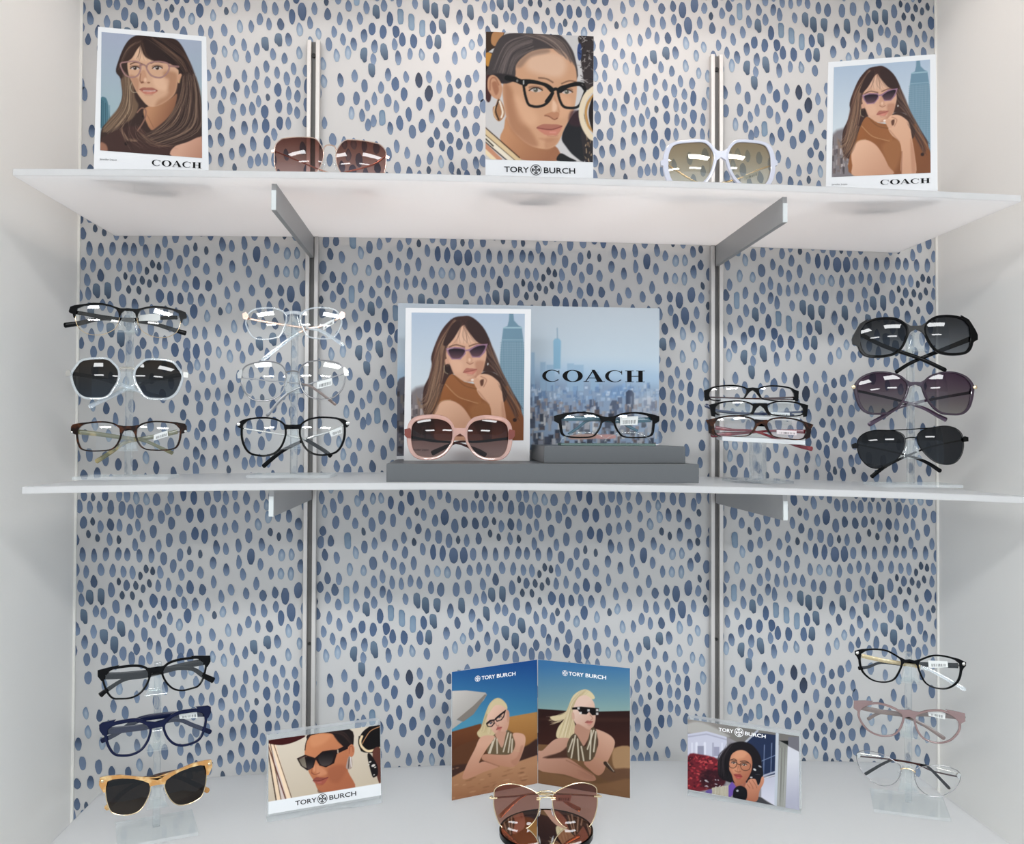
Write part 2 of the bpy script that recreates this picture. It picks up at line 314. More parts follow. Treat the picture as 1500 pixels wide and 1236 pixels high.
# ---------------------------------------------------------------- uprights, shelves, brackets
def upright(cx, ztop, label):
    t = thing('shelf_upright', (cx, 0, -760), label, 'shelf upright', None)
    a = MB()
    a.box(cx-9.4, cx-3.4, -12, -.6, -756, ztop); a.box(cx+3.4, cx+9.4, -12, -.6, -756, ztop)
    obj('channel_flange', a, M['rail'], t, bevel=.8)
    b = MB(); b.box(cx-3.4, cx+3.4, -6, -.6, -756, ztop-1); obj('channel', b, M['groove'], t)
    for zz, rr in ((ztop-22, 3.2), (-278, 2.2)):
        sc = MB(); sc.tube([(cx, -6.1, zz), (cx, -8.5, zz)], rr, 12); obj('screw', sc, M['hole'], t)
zl = at_y(460, 58, -12)[2]; zr = at_y(1053, 79, -12)[2]
upright(-305, zl, 'slotted aluminium upright rail on the patterned wall, left of centre')
upright(305, zr, 'slotted aluminium upright rail on the patterned wall, right of centre')
def shelf(k, label):
    mb = MB(); n = 40; V = []
    for i in range(n+1):
        x = XL+(XR-XL)*i/n+SHX[k]; z = shelf_z(k, x)
        V += [(x, YF, z), (x, YB, z), (x, YB, z-TH), (x, YF, z-TH)]
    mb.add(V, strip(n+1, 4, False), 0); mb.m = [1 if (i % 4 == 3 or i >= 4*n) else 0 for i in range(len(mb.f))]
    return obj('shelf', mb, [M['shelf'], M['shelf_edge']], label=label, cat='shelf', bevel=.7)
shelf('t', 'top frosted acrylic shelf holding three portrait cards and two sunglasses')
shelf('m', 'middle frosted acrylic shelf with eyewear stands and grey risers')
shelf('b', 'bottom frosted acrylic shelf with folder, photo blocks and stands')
def bracket(x, k, label):
    z = shelf_z(k, x)-TH-.3; x0, x1 = x-2.9, x+2.9
    t = thing('shelf_bracket', (x, -12, z-31), label, 'shelf bracket')
    a = MB(); a.box(x0, x1, -286, -12.2, z-31.5, z); obj('arm', a, M['steel'], t, bevel=.5)
    b = MB(); b.box(x0+.2, x1-.2, -288, -286, z-31.3, z-8); obj('end_cap', b, M['white_end'], t, bevel=.3)
bracket(-305, 't', 'grey steel bracket under the top shelf on the left upright')
bracket(305, 't', 'grey steel bracket under the top shelf on the right upright')
bracket(-305, 'm', 'grey steel bracket under the middle shelf on the left upright')
bracket(305, 'm', 'grey steel bracket under the middle shelf on the right upright')
# ================================================================ eyewear
def smooth_norm(P):
    T = np.roll(P,-1,0)-np.roll(P,1,0); T /= np.linalg.norm(T, axis=1)[:,None]+1e-9
    Nn = np.c_[T[:,1], -T[:,0]]
    area = np.sum(P[:,0]*np.roll(P[:,1],-1)-np.roll(P[:,0],-1)*P[:,1])
    return Nn if area > 0 else -Nn
def pts(txt):
    q = [float(x) for x in re.split(r'[ ,]+', txt.strip())]; k = 2
    return np.array(q).reshape(-1, k)
def eyewear(name, label, cat, crop, Y, center, HL, HR, lens, rim, yaw=0, tilt=0, wrap=320, R=115, plates=(), bars=(), temples=(), tag=None,
            tint=((255,255,255),(250,250,250)), lens_mat='lens_clear', pads=None, studs=(), tagkind='tag', group=None, rim_mat='black', legs_out=None):
    ox, oy, s = crop; R *= 1.35
    if 300 < crop[1] < 900 and tilt == 0: tilt = 4.5
    if crop[1] > 900: tilt = 8
    px = lambda q: (ox+q[0]/s, oy+q[1]/s)
    th, ph = math.radians(yaw), math.radians(tilt)
    n = np.array([math.sin(th)*math.cos(ph), -math.cos(th)*math.cos(ph), math.sin(ph)])
    c0 = px(center); O = at_y(c0[0], c0[1], Y)
    H = lambda q, off=0: hit(*px(q), O+off*n, n)
    u = H(HR)-H(HL); u /= np.linalg.norm(u); v = np.cross(n, u)
    loc = lambda q, off=0: np.array([(H(q, off)-O) @ u, (H(q, off)-O) @ v])
    wr = lambda a: -a*a/(2*wrap)
    W = lambda a, b, c, w=True: O + a*u + b*v + (c+(wr(a) if w else 0))*n
    half = abs(loc(HL)[0]+0)*.5+abs(loc(HR)[0])*.5
    L0 = np.array([loc(q) for q in pts(lens)])
    LP = catmull(L0, 4)
    if np.sum(LP[:,0]*np.roll(LP[:,1],-1)-np.roll(LP[:,0],-1)*LP[:,1]) < 0: LP = LP[::-1]
    root = thing(name, O+np.array([0,0,LP[:,1].min()]), label, cat, group)
    mir = lambda P: np.c_[-P[:,0], P[:,1]]
    # front
    fm, fk, wt, ws, wn, wb, tk = rim        # material, 'ring'|'wire', widths top / temple side / nasal side / bottom, thickness
    mb = MB()
    def ring(P, sgn):
        Nn = smooth_norm(P); N = len(P); V = []
        for i in range(N):
            nx, ny = Nn[i]; nx *= sgn            # nx<0 is the temple side for the left lens
            w = (wt if ny > 0 else wb)*ny*ny + (ws if nx < 0 else wn)*nx*nx
            if fk == 'wire':
                prof = [(w/2+w/2*math.cos(2*math.pi*k/8), w/2*math.sin(2*math.pi*k/8)) for k in range(8)]
            else:
                e = min(.55, w*.3)
                prof = [(-.25,-tk/2+e),(-.25,tk/2-e),(e,tk/2),(w-e,tk/2),(w,tk/2-e),(w,-tk/2+e),(w-e,-tk/2),(e,-tk/2)]
            for d, c in prof:
                V.append(W(P[i,0]+d*Nn[i,0], P[i,1]+d*Nn[i,1], c))
        mb.add(V, strip(N, 8, True), 0)
    ring(LP, 1); ring(mir(LP), -1)
    front = mb
    extra = {}
    for mat, mode, txt, thk in plates:
        P = np.array([loc(q) for q in pts(txt)])
        sets = [np.r_[P, mir(P)[::-1]]] if mode == 'c' else [P, mir(P)]
        for iq, Q in enumerate(sets):
            t = front if mat == fm else extra.setdefault((mat, mode, iq), MB())
            k = len(Q)
            V = [W(a, b, thk/2) for a, b in Q]+[W(a, b, -thk/2) for a, b in Q]
            t.add(V, [tuple(range(k)), tuple(range(2*k-1, k-1, -1))]+[(i, (i+1)%k, (i+1)%k+k, i+k) for i in range(k)])
    for mat, mode, txt, r, c in bars:
        P = catmull([loc(q) for q in pts(txt)], 5, False)
        for iq, Q in enumerate([np.r_[P, mir(P)[::-1]]] if mode == 'c' else [P, mir(P)]):
            t = front if mat == fm else extra.setdefault((mat, mode, 'b', txt, iq), MB())
            t.tube([W(a, b, c) for a, b in Q], r, 8)
    fo = obj('frame_front', front, M[fm], root, smooth='auto')
    for key, e in extra.items():
        mat = key[0]; nm = ('brow_piece' if mat in ('honey', 'black') else 'bridge') if key[1] == 'c' else 'end_piece'
        obj(nm, e, M[mat], root, smooth='auto')
    # lenses
    b0, b1 = LP[:,1].max(), LP[:,1].min()
    for P in (LP, mir(LP)[::-1]):
        c = P.mean(0); r2 = np.mean(np.sum((P-c)**2, axis=1)); m = MB(); N = len(P); V = []; C = []
        for k in range(8):
            f = 1-k/8
            for q in P:
                a, b = c+(q-c)*f; d2 = (a-c[0])**2+(b-c[1])**2
                V.append(W(a, b, (r2-d2)/(2*R)-.2)); g = (b0-b)/(b0-b1)
                C.append(lin(np.array(tint[0])*(1-g)+np.array(tint[1])*g))
        V.append(W(c[0], c[1], r2/(2*R)-.2)); g = (b0-c[1])/(b0-b1); C.append(lin(np.array(tint[0])*(1-g)+np.array(tint[1])*g))
        fs = [(k*N+i, k*N+(i+1)%N, (k+1)*N+(i+1)%N, (k+1)*N+i) for k in range(7) for i in range(N)]
        fs += [(7*N+i, 7*N+(i+1)%N, 8*N) for i in range(N)]
        m.add(V, fs, 0, C); obj('lens', m, M[lens_mat], root, smooth=True, fixn=False)
    # temples, folded shut behind the front
    tw = None
    for side, mat, tipmat, txt, cs, thk in temples:
        q = [float(x) for x in re.split(r'[ ,]+', txt.strip())]; q = np.array(q).reshape(-1, 3)
        n0 = len(q); cc = np.linspace(cs[0], cs[1], n0)
        P = np.array([np.r_[loc(q[i,:2], cc[i]), cc[i], q[i,2]/s*(Y-CAM[1])/F] for i in range(n0)])
        P = catmull(P, 5, False)
        def bar(A, nm, mat_, par, rnd):
            m = MB(); T = np.gradient(A[:,:2], axis=0); T /= np.linalg.norm(T, axis=1)[:,None]+1e-9; V = []
            for i in range(len(A)):
                h = A[i,3]; up = np.array([-T[i,1], T[i,0]]); t2 = thk
                if rnd and i == len(A)-1: h *= .55; t2 *= .6
                for e, f in ((-.5,.3),(-.3,.5),(.3,.5),(.5,.3),(.5,-.3),(.3,-.5),(-.3,-.5),(-.5,-.3)):
                    V.append(W(A[i,0]+up[0]*h*e, A[i,1]+up[1]*h*e, A[i,2]+f*t2, False))
            m.add(V, strip(len(A), 8, False)); return obj(nm, m, M[mat_], par, smooth='auto')
        e = A_end = P[-1]+(P[-1]-P[-2])*.45; Pq = np.r_[P, [e]]
        if tipmat:
            k = int(len(Pq)*.55); t = bar(Pq[:k+1], 'temple', mat, root, False); bar(Pq[k:], 'temple_tip', tipmat, t, True)
        else: t = bar(Pq, 'temple', mat, root, True)
        tw = t
        a, b = P[0,0], P[0,1]                  # hinge joining temple and front
        hm = MB(); sg = -1 if side == 'L' else 1; hh = loc(HL if side == 'L' else HR)
        hm.tube([W(hh[0]*.985, hh[1], -1.5), W(hh[0]*.97, (hh[1]+b)/2, -7+wr(60)*0), W(a, b, P[0,2], False)], [1.6, 1.5, 1.2], 8)
        obj('hinge', hm, M['gunmetal' if mat in ('black','navy','teal','brown','blackmetal','darkpurple') else ('gold' if mat in ('rose','gold') else 'silver')], root, smooth=True)
    if pads is not None:
        for sgn in (1, -1):
            a, b = loc(pads); m = MB(); cpt = np.array([a*sgn, b, -4.0]); V = []
            for i in range(7):
                la = math.pi*i/6-math.pi/2
                for k in range(10):
                    lo = 2*math.pi*k/10; x, y, z = 1.5*math.cos(la)*math.cos(lo), 5.2*math.sin(la), 3.0*math.cos(la)*math.sin(lo)
                    V.append(W(cpt[0]+x-sgn*y*.22*np.sign(a), cpt[1]+y, cpt[2]+z))
            m.add(V, strip(7, 10, False, False)); 
            m.tube([W(cpt[0], cpt[1], -4), W(cpt[0]+sgn*np.sign(a)*3.0, cpt[1]+1, -3.2), W(cpt[0]+sgn*np.sign(a)*4.0, cpt[1]+1.5, -.5)], .45, 6)
            obj('nose_pad', m, M['pad'], root, smooth=True)
    for mat, q, r in studs:
        a, b = loc(q)
        for sgn in (1, -1):
            m = MB(); m.tube([W(a*sgn, b, 1.2), W(a*sgn, b, 3.0), W(a*sgn, b, 3.4)], [r, r, r*.6], 12); obj('rivet', m, M[mat], root, smooth='auto')
    if tag:
        q = pts(tag); off = -7.5
        A = np.array([np.r_[loc(p, off), off] for p in q]); m = MB()
        fr_ = [W(a, b, c, False) for a, b, c in A]; bk = [W(a, b, c-.6, False) for a, b, c in A]
        m.hexa(fr_, bk, 0)
        t = obj('price_tag', m, M['clear_tag' if tagkind == 'clear' else 'tag'], root)
        bl = MB(); rr = random.Random(len(label)); f = .16
        while f < .9:
            wdt = rr.choice([.012,.02,.03,.012])
            q4 = []
            for ff, gg in ((f,.42),(f+wdt,.42),(f+wdt,.86),(f,.86)):
                top = np.array(fr_[0])*(1-ff)+np.array(fr_[1])*ff; bot = np.array(fr_[3])*(1-ff)+np.array(fr_[2])*ff
                q4.append(top*(1-gg)+bot*gg+n*.12)
            bl.add(q4, [(0,3,2,1)]); f += wdt+rr.choice([.02,.03,.045])
        if tagkind != 'clear': obj('barcode', bl, M['ink'], t, fixn=False)
    return root
EG, SG = 'eyeglasses', 'sunglasses'
T1, T2, T3 = (90,430,7.5), (85,510,7.5), (90,605,7.5)
gs1, gs2, gs3, gs4, gs5, gs6 = [f'eyewear on the {x}' for x in ('middle shelf far left stand','middle shelf second stand','short tray stand','middle shelf far right stand','bottom left stand','bottom right stand')]
YS1, YS2, YS3, YS4, YS5, YS6 = -190, -185, -190, -195, -205, -195
CL = ((252,253,253),(250,251,251))
# --- far left stand, middle shelf
eyewear('eyeglasses', 'black browline glasses with thin wire lower rims, top of the far left stand', EG, (90,430,7.5), YS1, (737,178), (85,170), (1310,230),
  '150,200 170,150 240,125 340,118 450,122 540,140 600,165 628,210 635,260 615,330 580,385 510,425 430,445 340,445 260,420 190,370 155,300 147,240',
  ('gold','wire',.8,.8,.8,.8,.8), yaw=14, tint=CL, R=140,
  plates=[('black','c','737,163 650,163 600,147 530,122 450,103 350,97 250,107 140,117 88,132 70,180 76,195 116,213 124,252 142,258 152,205 172,152 242,127 340,120 450,124 538,142 598,167 625,210 634,262 646,255 662,212 692,188 737,190',3.2)],
  temples=[('L','black',None,'150,205,40 420,250,40 700,290,36 1000,330,38 1240,400,48 1365,436,52',(-10,-12),2.6),('R','black',None,'1275,262,40 1080,270,38 860,285,36 640,282,38 420,278,40 200,325,50 35,348,54',(-11,-18),2.6)],
  tag='850,235 1085,215 1085,295 850,300', tagkind='clear', pads=(640,330), group=gs1)
eyewear('sunglasses', 'clear hexagonal sunglasses with dark grey lenses, middle of the far left stand', SG, (85,510,7.5), YS1, (757,222), (95,265), (1390,283),
  '145,275 200,190 250,140 330,122 440,118 540,125 600,170 650,230 662,300 640,380 600,440 560,500 500,535 400,540 310,535 250,510 200,460 160,370',
  ('crystal','ring',2.6,2.8,2.8,2.6,3.2), yaw=10, tint=((62,50,40),(58,72,88)), lens_mat='lens_sun', R=100,
  bars=[('silver','c','668,226 700,212 757,208',.8,.5),('silver','c','672,240 705,224 757,222',.8,.5)], plates=[('silver','m','68,240 120,232 132,295 70,298',3)],
  temples=[('L','crystal',None,'120,272,40 500,340,40 900,470,44 1180,556,48',(-10,-12),2.6),('R','crystal',None,'1370,285,40 900,390,40 560,540,46 350,640,50',(-11,-18),2.6)], pads=(660,400), group=gs1)
eyewear('eyeglasses', 'dark tortoise rectangular glasses with olive temples, bottom of the far left stand', EG, (90,605,7.5), YS1, (737,160), (95,200), (1340,190),
  '165,190 185,140 260,115 370,103 480,103 580,125 640,170 650,210 640,270 600,350 540,395 450,408 330,410 250,400 205,375 175,300',
  ('tortoise','ring',1.6,2.2,1.8,1.3,3.2), yaw=8, tint=CL, R=130,
  plates=[('tortoise','m','88,195 90,145 110,120 200,103 275,98 205,140 168,180 150,235 120,225',3.4),('tortoise','c','737,142 690,142 620,130 640,175 645,235 662,240 690,195 737,178',3.2)],
  temples=[('L','olive',None,'165,205,52 400,230,48 640,265,42 900,300,34 1100,385,36 1220,440,40',(-10,-12),2.8),('R','olive',None,'1275,205,48 1000,262,44 720,315,38 560,420,42 385,532,48',(-11,-18),2.8)],
  tag='1015,240 1165,188 1170,255 1012,302', studs=[('silver',(100,207),1.6)], group=gs1)
# --- second stand
eyewear('eyeglasses', 'clear crystal glasses with rose gold temples, top of the second stand', EG, (340,440,8.333), YS2, (748,150), (140,172), (1365,165),
  '165,260 185,180 250,115 380,95 500,100 600,130 650,180 655,240 630,320 580,420 520,450 400,465 290,455 230,410 185,330',
  ('crystal','ring',1.6,1.8,2.0,1.6,3.0), yaw=2, tint=CL, R=125,
  plates=[('crystal','c','748,128 690,132 630,150 655,190 690,172 748,162',3),('rose','m','115,150 160,130 200,185 168,232 122,208',3.2)],
  temples=[('L','rose','crystal','160,215,26 400,260,26 650,300,26 950,345,26 1100,380,40 1350,540,46',(-10,-12),2),('R','rose','crystal','1330,205,26 1100,310,26 900,355,26 680,485,44 380,720,52',(-11,-18),2)],
  tag='1110,290 1250,220 1242,282 1112,362', pads=(640,330), group=gs2)
eyewear('eyeglasses', 'grey metal round glasses, middle of the second stand', EG, (335,515,7.895), YS2, (738,225), (105,258), (1352,230),
  '135,290 150,215 200,160 300,130 400,118 520,125 600,155 650,220 655,310 630,430 570,510 480,550 370,560 270,540 190,470 150,390',
  ('gunmetal','ring',1.5,1.5,1.5,1.5,1.8), yaw=2, tint=CL, R=120, bars=[('gunmetal','c','655,245 690,230 738,223',.9,.3)], plates=[('silver','m','85,240 130,195 150,205 135,300 90,300',2.4)],
  temples=[('L','gunmetal','taupe','130,295,14 400,330,14 640,350,14 900,385,24 1050,470,30 1230,608,34',(-10,-12),1.6),('R','gunmetal','gunmetal','1330,255,14 1150,310,14 900,385,18 690,480,30 560,600,36 445,740,38',(-11,-18),1.6)],
  tag='1020,352 1195,303 1192,388 1022,432', pads=(660,360), group=gs2)
eyewear('eyeglasses', 'black rounded glasses with slim silver temples, bottom of the second stand', EG, (335,600,7.895), YS2, (742,195), (98,165), (1358,155),
  '150,220 165,160 230,115 350,100 460,103 560,125 630,170 650,230 645,310 600,420 530,490 440,520 350,520 250,495 190,430 155,330',
  ('black','ring',1.9,2.6,2.2,2.2,3.2), yaw=2, tint=CL, R=120,
  plates=[('black','m','88,150 150,113 250,90 205,130 155,175 135,215 110,205 90,190',3.2),('black','c','742,172 700,175 650,168 640,200 652,250 680,222 742,205',3.2)],
  temples=[('L','silver','black','155,215,20 640,290,20 880,340,26 900,350,40 1100,470,46 1185,540,48',(-10,-12),1.8),('R','silver','black','1340,175,20 1150,260,20 980,310,24 800,385,36 600,490,44 405,652,50',(-11,-18),1.8)],
  tag='1160,250 1310,198 1312,270 1187,312', studs=[('silver',(103,163),2.4)], group=gs2)
# --- top shelf
eyewear('sunglasses', 'rose gold wire sunglasses with brown gradient lenses on the top shelf', SG, (385,190,7.5), -262, (738,172), (90,215), (1382,285),
  '118,240 130,150 180,100 230,85 350,80 480,85 570,100 620,150 655,220 660,290 640,370 600,440 540,505 430,535 300,535 200,505 140,430 118,330',
  ('rose','wire',1.2,1.1,1.1,1.1,1), yaw=0, tilt=0, tint=((104,58,48),(206,176,172)), lens_mat='lens_sun', R=105,
  bars=[('rose','c','664,240 675,195 700,172 738,168',.8,.2)], plates=[('rose','m','78,205 110,198 122,225 84,232',2.4)],
  temples=[('L','rose',None,'130,235,14 360,330,14 600,430,16 800,500,26 950,530,34',(-10,-12),1.4),('R','rose',None,'1360,285,14 1210,385,16 900,470,18 700,525,30',(-11,-18),1.4)], pads=(672,380))
eyewear('sunglasses', 'lilac white oversized sunglasses with gold mirrored lenses on the top shelf', SG, (955,195,7.5), -262, (757,235), (118,310), (1388,310),
  '190,300 195,220 230,140 290,108 420,98 560,100 620,135 660,190 680,260 670,340 640,430 590,510 510,570 400,592 300,575 230,505 195,400',
  ('lilac','ring',3.2,6.0,3.6,3.6,4.0), yaw=0, tint=((128,104,66),(214,216,206)), lens_mat='lens_mirror', R=130,
  plates=[('lilac','c','757,204 715,195 655,140 680,215 690,330 712,300 757,268',3.8),('lilac','m','108,290 150,260 175,290 170,350 112,335',4)],
  temples=[('L','gold',None,'190,360,18 430,512,20 600,560,26 900,600,34',(-10,-12),1.6),('R','gold',None,'1340,350,20 1180,400,18 1000,482,18 830,535,24 600,590,34',(-11,-18),1.6)], tag='1000,470 1170,415 1165,465 1010,520')
# --- on the risers
eyewear('sunglasses', 'oversized pink crystal sunglasses with brown lenses on the wide grey riser', SG, (580,595,7.5), -250, (703,270), (90,300), (1305,315),
  '165,280 180,200 230,155 320,138 430,135 540,160 600,210 622,280 615,370 580,440 520,510 440,550 340,560 250,545 190,480 165,380',
  ('pink','ring',5.2,5.2,2.8,3.2,4.0), yaw=0, tint=((56,24,22),(166,138,130)), lens_mat='lens_sun', R=100,
  plates=[('pink','c','703,240 650,240 600,185 628,280 622,370 655,330 703,300',3.8),('amber','m','90,248 152,235 166,260 162,352 118,345 92,312',5)],
  temples=[('L','brown',None,'170,340,30 400,380,26 640,400,22 760,430,26 900,490,52 985,540,56',(-11,-13),2.8),('R','brown',None,'1250,350,30 900,390,26 700,390,22 560,440,40 400,515,56',(-12,-19),2.8)])
eyewear('eyeglasses', 'black rectangular glasses with teal temples on the small grey riser', EG, (800,590,8.333), -225, (752,190), (108,180), (1338,185),
  '190,210 200,165 260,145 380,125 480,128 580,145 650,175 668,215 650,290 610,360 560,405 450,415 340,412 260,400 215,370 198,290',
  ('black','ring',2.0,3.2,2.2,1.4,3.4), yaw=0, tint=CL, R=150,
  plates=[('black','m','104,152 200,128 350,106 255,148 192,200 182,262 150,240 106,215',3.6),('black','c','752,174 690,165 640,150 660,200 665,250 690,245 715,225 752,218',3.4)],
  temples=[('L','teal',None,'195,190,62 450,188,60 650,190,52 900,230,40 1000,285,36 1110,340,34',(-10,-12),2.6),('R','teal',None,'1275,205,62 900,220,58 640,205,44 500,220,34 380,310,34 275,382,34',(-11,-18),2.6)],
  tag='900,170 1125,160 1115,268 905,274')
# --- short tray stand
eyewear('eyeglasses', 'dark brown glasses, uppermost of the three pairs on the short tray stand', EG, (1020,550,7.895), YS3+20, (650,150), (108,225), (1197,235),
  '155,220 160,170 200,140 320,122 450,122 540,140 580,165 578,205 550,255 480,275 350,285 230,280 175,265',
  ('black','ring',1.7,2.2,1.8,1.0,3.2), yaw=-3, tint=((250,248,248),(244,242,242)), R=150,
  plates=[('black','m','100,165 160,145 260,114 190,148 160,190 152,285 112,285',3.4),('black','c','650,138 580,145 575,200 550,255 566,256 612,195 650,170',3.2)],
  temples=[('L','brown',None,'130,250,20 600,268,20 1100,285,24',(-10,-12),2.6),('R','brown',None,'1180,250,20 700,268,20 260,275,24',(-11,-18),2.6)], group=gs3)
eyewear('eyeglasses', 'black glasses with blue temple tips, between two other pairs on the tray stand', EG, (1020,550,7.895), YS3, (738,335), (178,372), (1278,378),
  '225,390 240,345 300,315 400,302 520,302 610,325 655,350 655,390 620,440 550,455 400,460 280,450 235,425',
  ('black','ring',1.7,2.4,1.8,1.0,3.2), yaw=-3, tint=((252,252,252),(244,248,250)), R=150,
  plates=[('black','m','165,330 240,313 330,293 262,325 228,370 226,472 188,462',3.4),('black','c','738,320 660,322 655,370 636,452 652,454 694,380 738,346',3.2)],
  temples=[('L','blue_tip',None,'205,400,26 600,440,24 1100,455,30',(-10,-12),2.6),('R','blue_tip',None,'1250,420,26 700,440,24 300,420,30 110,345,46',(-11,-18),2.6)],
  tag='860,420 1080,430 1080,475 860,465', group=gs3)
eyewear('eyeglasses', 'tortoise and red glasses, lowest of the three pairs on the short tray stand', EG, (1020,550,7.895), YS3-20, (750,530), (158,570), (1355,620),
  '215,590 225,525 280,490 400,472 540,478 640,505 680,545 670,600 640,650 590,690 450,700 320,700 240,670',
  ('tortoise','ring',1.7,3.0,1.8,1.0,3.2), yaw=-3, tint=((252,250,250),(250,240,242)), R=150,
  plates=[('tortoise','m','125,510 215,490 310,472 250,500 215,560 212,690 160,660 150,560',3.4),('tortoise','c','750,514 680,505 690,560 645,650 664,652 706,585 750,556',3.2)],
  temples=[('L','red',None,'220,605,50 420,628,30 650,640,26 900,720,30 1160,810,36 1335,848,54',(-10,-12),2.6),('R','red',None,'1290,650,50 900,640,30 600,660,30 190,690,56',(-11,-18),2.6)],
  tag='930,630 1160,640 1160,690 930,675', group=gs3)
# --- far right stand
eyewear('sunglasses', 'chunky black sunglasses with grey lenses, top of the far right stand', SG, (1240,450,7.5), YS4, (762,230), (82,345), (1437,300),
  '160,300 165,240 200,185 280,145 400,125 520,130 600,165 650,215 660,280 640,350 600,430 540,490 440,520 330,525 240,510 190,460 165,380',
  ('black','ring',2.4,4.2,2.6,3.2,4.2), yaw=-12, tint=((46,48,54),(132,138,144)), lens_mat='lens_sun', R=105,
  plates=[('black','m','78,335 98,282 140,205 165,165 245,118 205,185 165,240 162,440 120,404 84,390',4.4),('black','c','762,206 700,205 630,165 665,240 655,350 700,275 762,240',4)],
  temples=[('L','black',None,'160,300,44 420,430,44 800,560,42 1080,688,46',(-12,-14),3),('R','black',None,'1390,335,60 1100,450,50 850,548,42 680,625,40 545,712,44',(-13,-20),3)], group=gs4)
eyewear('sunglasses', 'dark purple rounded sunglasses with gold studs, middle of the far right stand', SG, (1240,530,7.5), YS4, (756,235), (88,268), (1422,272),
  '130,270 160,200 220,150 320,118 440,120 560,150 630,200 665,250 655,330 620,410 560,490 480,545 370,560 260,550 190,490 150,390',
  ('purple','ring',1.8,4.0,2.6,2.2,3.6), yaw=-12, tint=((70,42,70),(164,160,156)), lens_mat='lens_sun', R=105,
  plates=[('purple','c','756,220 700,222 640,190 668,250 660,330 700,268 756,250',3.4)], studs=[('gold',(92,268),2.6)],
  temples=[('L','darkpurple',None,'130,320,30 400,380,28 600,430,28 850,510,36 1000,590,44 1095,638,50',(-11,-13),2.6),('R','darkpurple',None,'1370,335,34 950,410,30 600,490,36 420,590,44 248,688,52',(-12,-19),2.6)], group=gs4)
eyewear('sunglasses', 'black wire aviator sunglasses, bottom of the far right stand', SG, (1240,610,7.5), YS4, (708,230), (88,315), (1328,240),
  '135,310 150,240 210,185 310,155 430,155 540,165 610,195 640,245 635,320 600,400 540,480 460,540 350,565 260,545 190,480 150,400',
  ('blackmetal','wire',1.2,1.1,1.1,1.1,1), yaw=-12, tint=((34,36,42),(46,52,60)), lens_mat='lens_sun', R=100,
  bars=[('blackmetal','c','642,250 668,236 708,229',.8,.2),('blackmetal','c','420,157 560,148 708,142',.7,.4)], plates=[('blackmetal','m','72,300 112,285 138,300 136,345 80,345',3)],
  temples=[('L','blackmetal','black','130,310,18 600,410,18 850,490,36 1030,598,46',(-10,-12),2),('R','blackmetal','black','1290,255,18 900,340,18 560,480,28 400,565,40 275,662,48',(-11,-18),2)], pads=(660,370), group=gs4)
# --- bottom left stand
eyewear('eyeglasses', 'black angular glasses, top of the bottom left stand', EG, (130,950,7.5), YS5, (738,235), (102,275), (1345,112),
  '165,330 175,290 240,240 350,215 480,200 580,205 640,235 660,280 650,340 610,420 550,490 460,535 350,545 270,540 215,480 185,410',
  ('black','ring',2.8,2.2,2.2,1.7,3.6), yaw=22, tilt=4, tint=CL, R=150,
  plates=[('black','m','98,310 98,242 200,213 340,180 240,245 175,300 168,350 140,362',3.8),('black','c','738,210 680,208 620,205 655,250 662,300 692,262 738,258',3.6)],
  temples=[('L','black',None,'165,300,72 400,290,70 650,260,60 900,215,50 1130,220,44 1250,290,52 1370,348,64',(-10,-12),3),('R','black',None,'1285,140,70 1000,195,66 650,285,60 400,335,40 220,440,44 125,512,56',(-11,-18),3)], group=gs5)
eyewear('eyeglasses', 'navy blue cat-eye glasses, middle of the bottom left stand', EG, (130,1025,7.5), YS5, (750,265), (118,325), (1340,125),
  '197,390 205,335 280,285 400,255 520,240 620,268 665,312 660,380 630,460 570,540 480,590 370,605 290,590 235,520 210,450',
  ('navy','ring',4.2,2.8,2.6,2.4,3.8), yaw=22, tilt=4, tint=CL, R=150,
  plates=[('navy','m','118,345 114,282 150,255 300,218 245,285 205,335 202,420 152,392',4),('navy','c','750,242 690,238 620,235 660,290 668,350 700,312 750,302',3.8)],
  temples=[('L','navy',None,'190,345,70 400,320,70 650,290,62 950,215,44 1150,280,44 1335,352,50',(-10,-12),3),('R','navy',None,'1285,150,66 950,160,64 560,215,60 300,375,44 140,450,52',(-11,-18),3)],
  tag='990,160 1190,125 1195,198 1000,208', group=gs5)
eyewear('sunglasses', 'honey tortoise browline sunglasses with dark brown lenses, bottom left stand', SG, (130,1105,7.5), YS5, (755,292), (118,312), (1372,108),
  '190,360 205,300 260,275 370,262 500,265 600,285 660,310 672,380 650,460 600,560 530,630 430,662 320,660 250,630 210,540 192,440',
  ('gold','wire',1.2,1.2,1.2,1.2,1.2), yaw=22, tilt=4, tint=((44,34,27),(50,40,32)), lens_mat='lens_sun', R=105,
  plates=[('honey','c','755,276 690,268 600,246 500,238 350,226 200,243 122,264 112,345 160,425 186,422 190,362 206,302 262,277 370,264 500,267 598,287 658,312 672,350 700,342 755,330',4)],
  temples=[('L','tortoise','honey','190,335,44 700,250,44 900,240,40 1050,270,44 1305,395,54',(-10,-12),2.8),('R','tortoise','honey','1320,140,44 900,200,44 640,270,40 400,400,44 195,590,56',(-11,-18),2.8)], studs=[('gold',(150,300),1.8)], pads=(672,440), group=gs5)
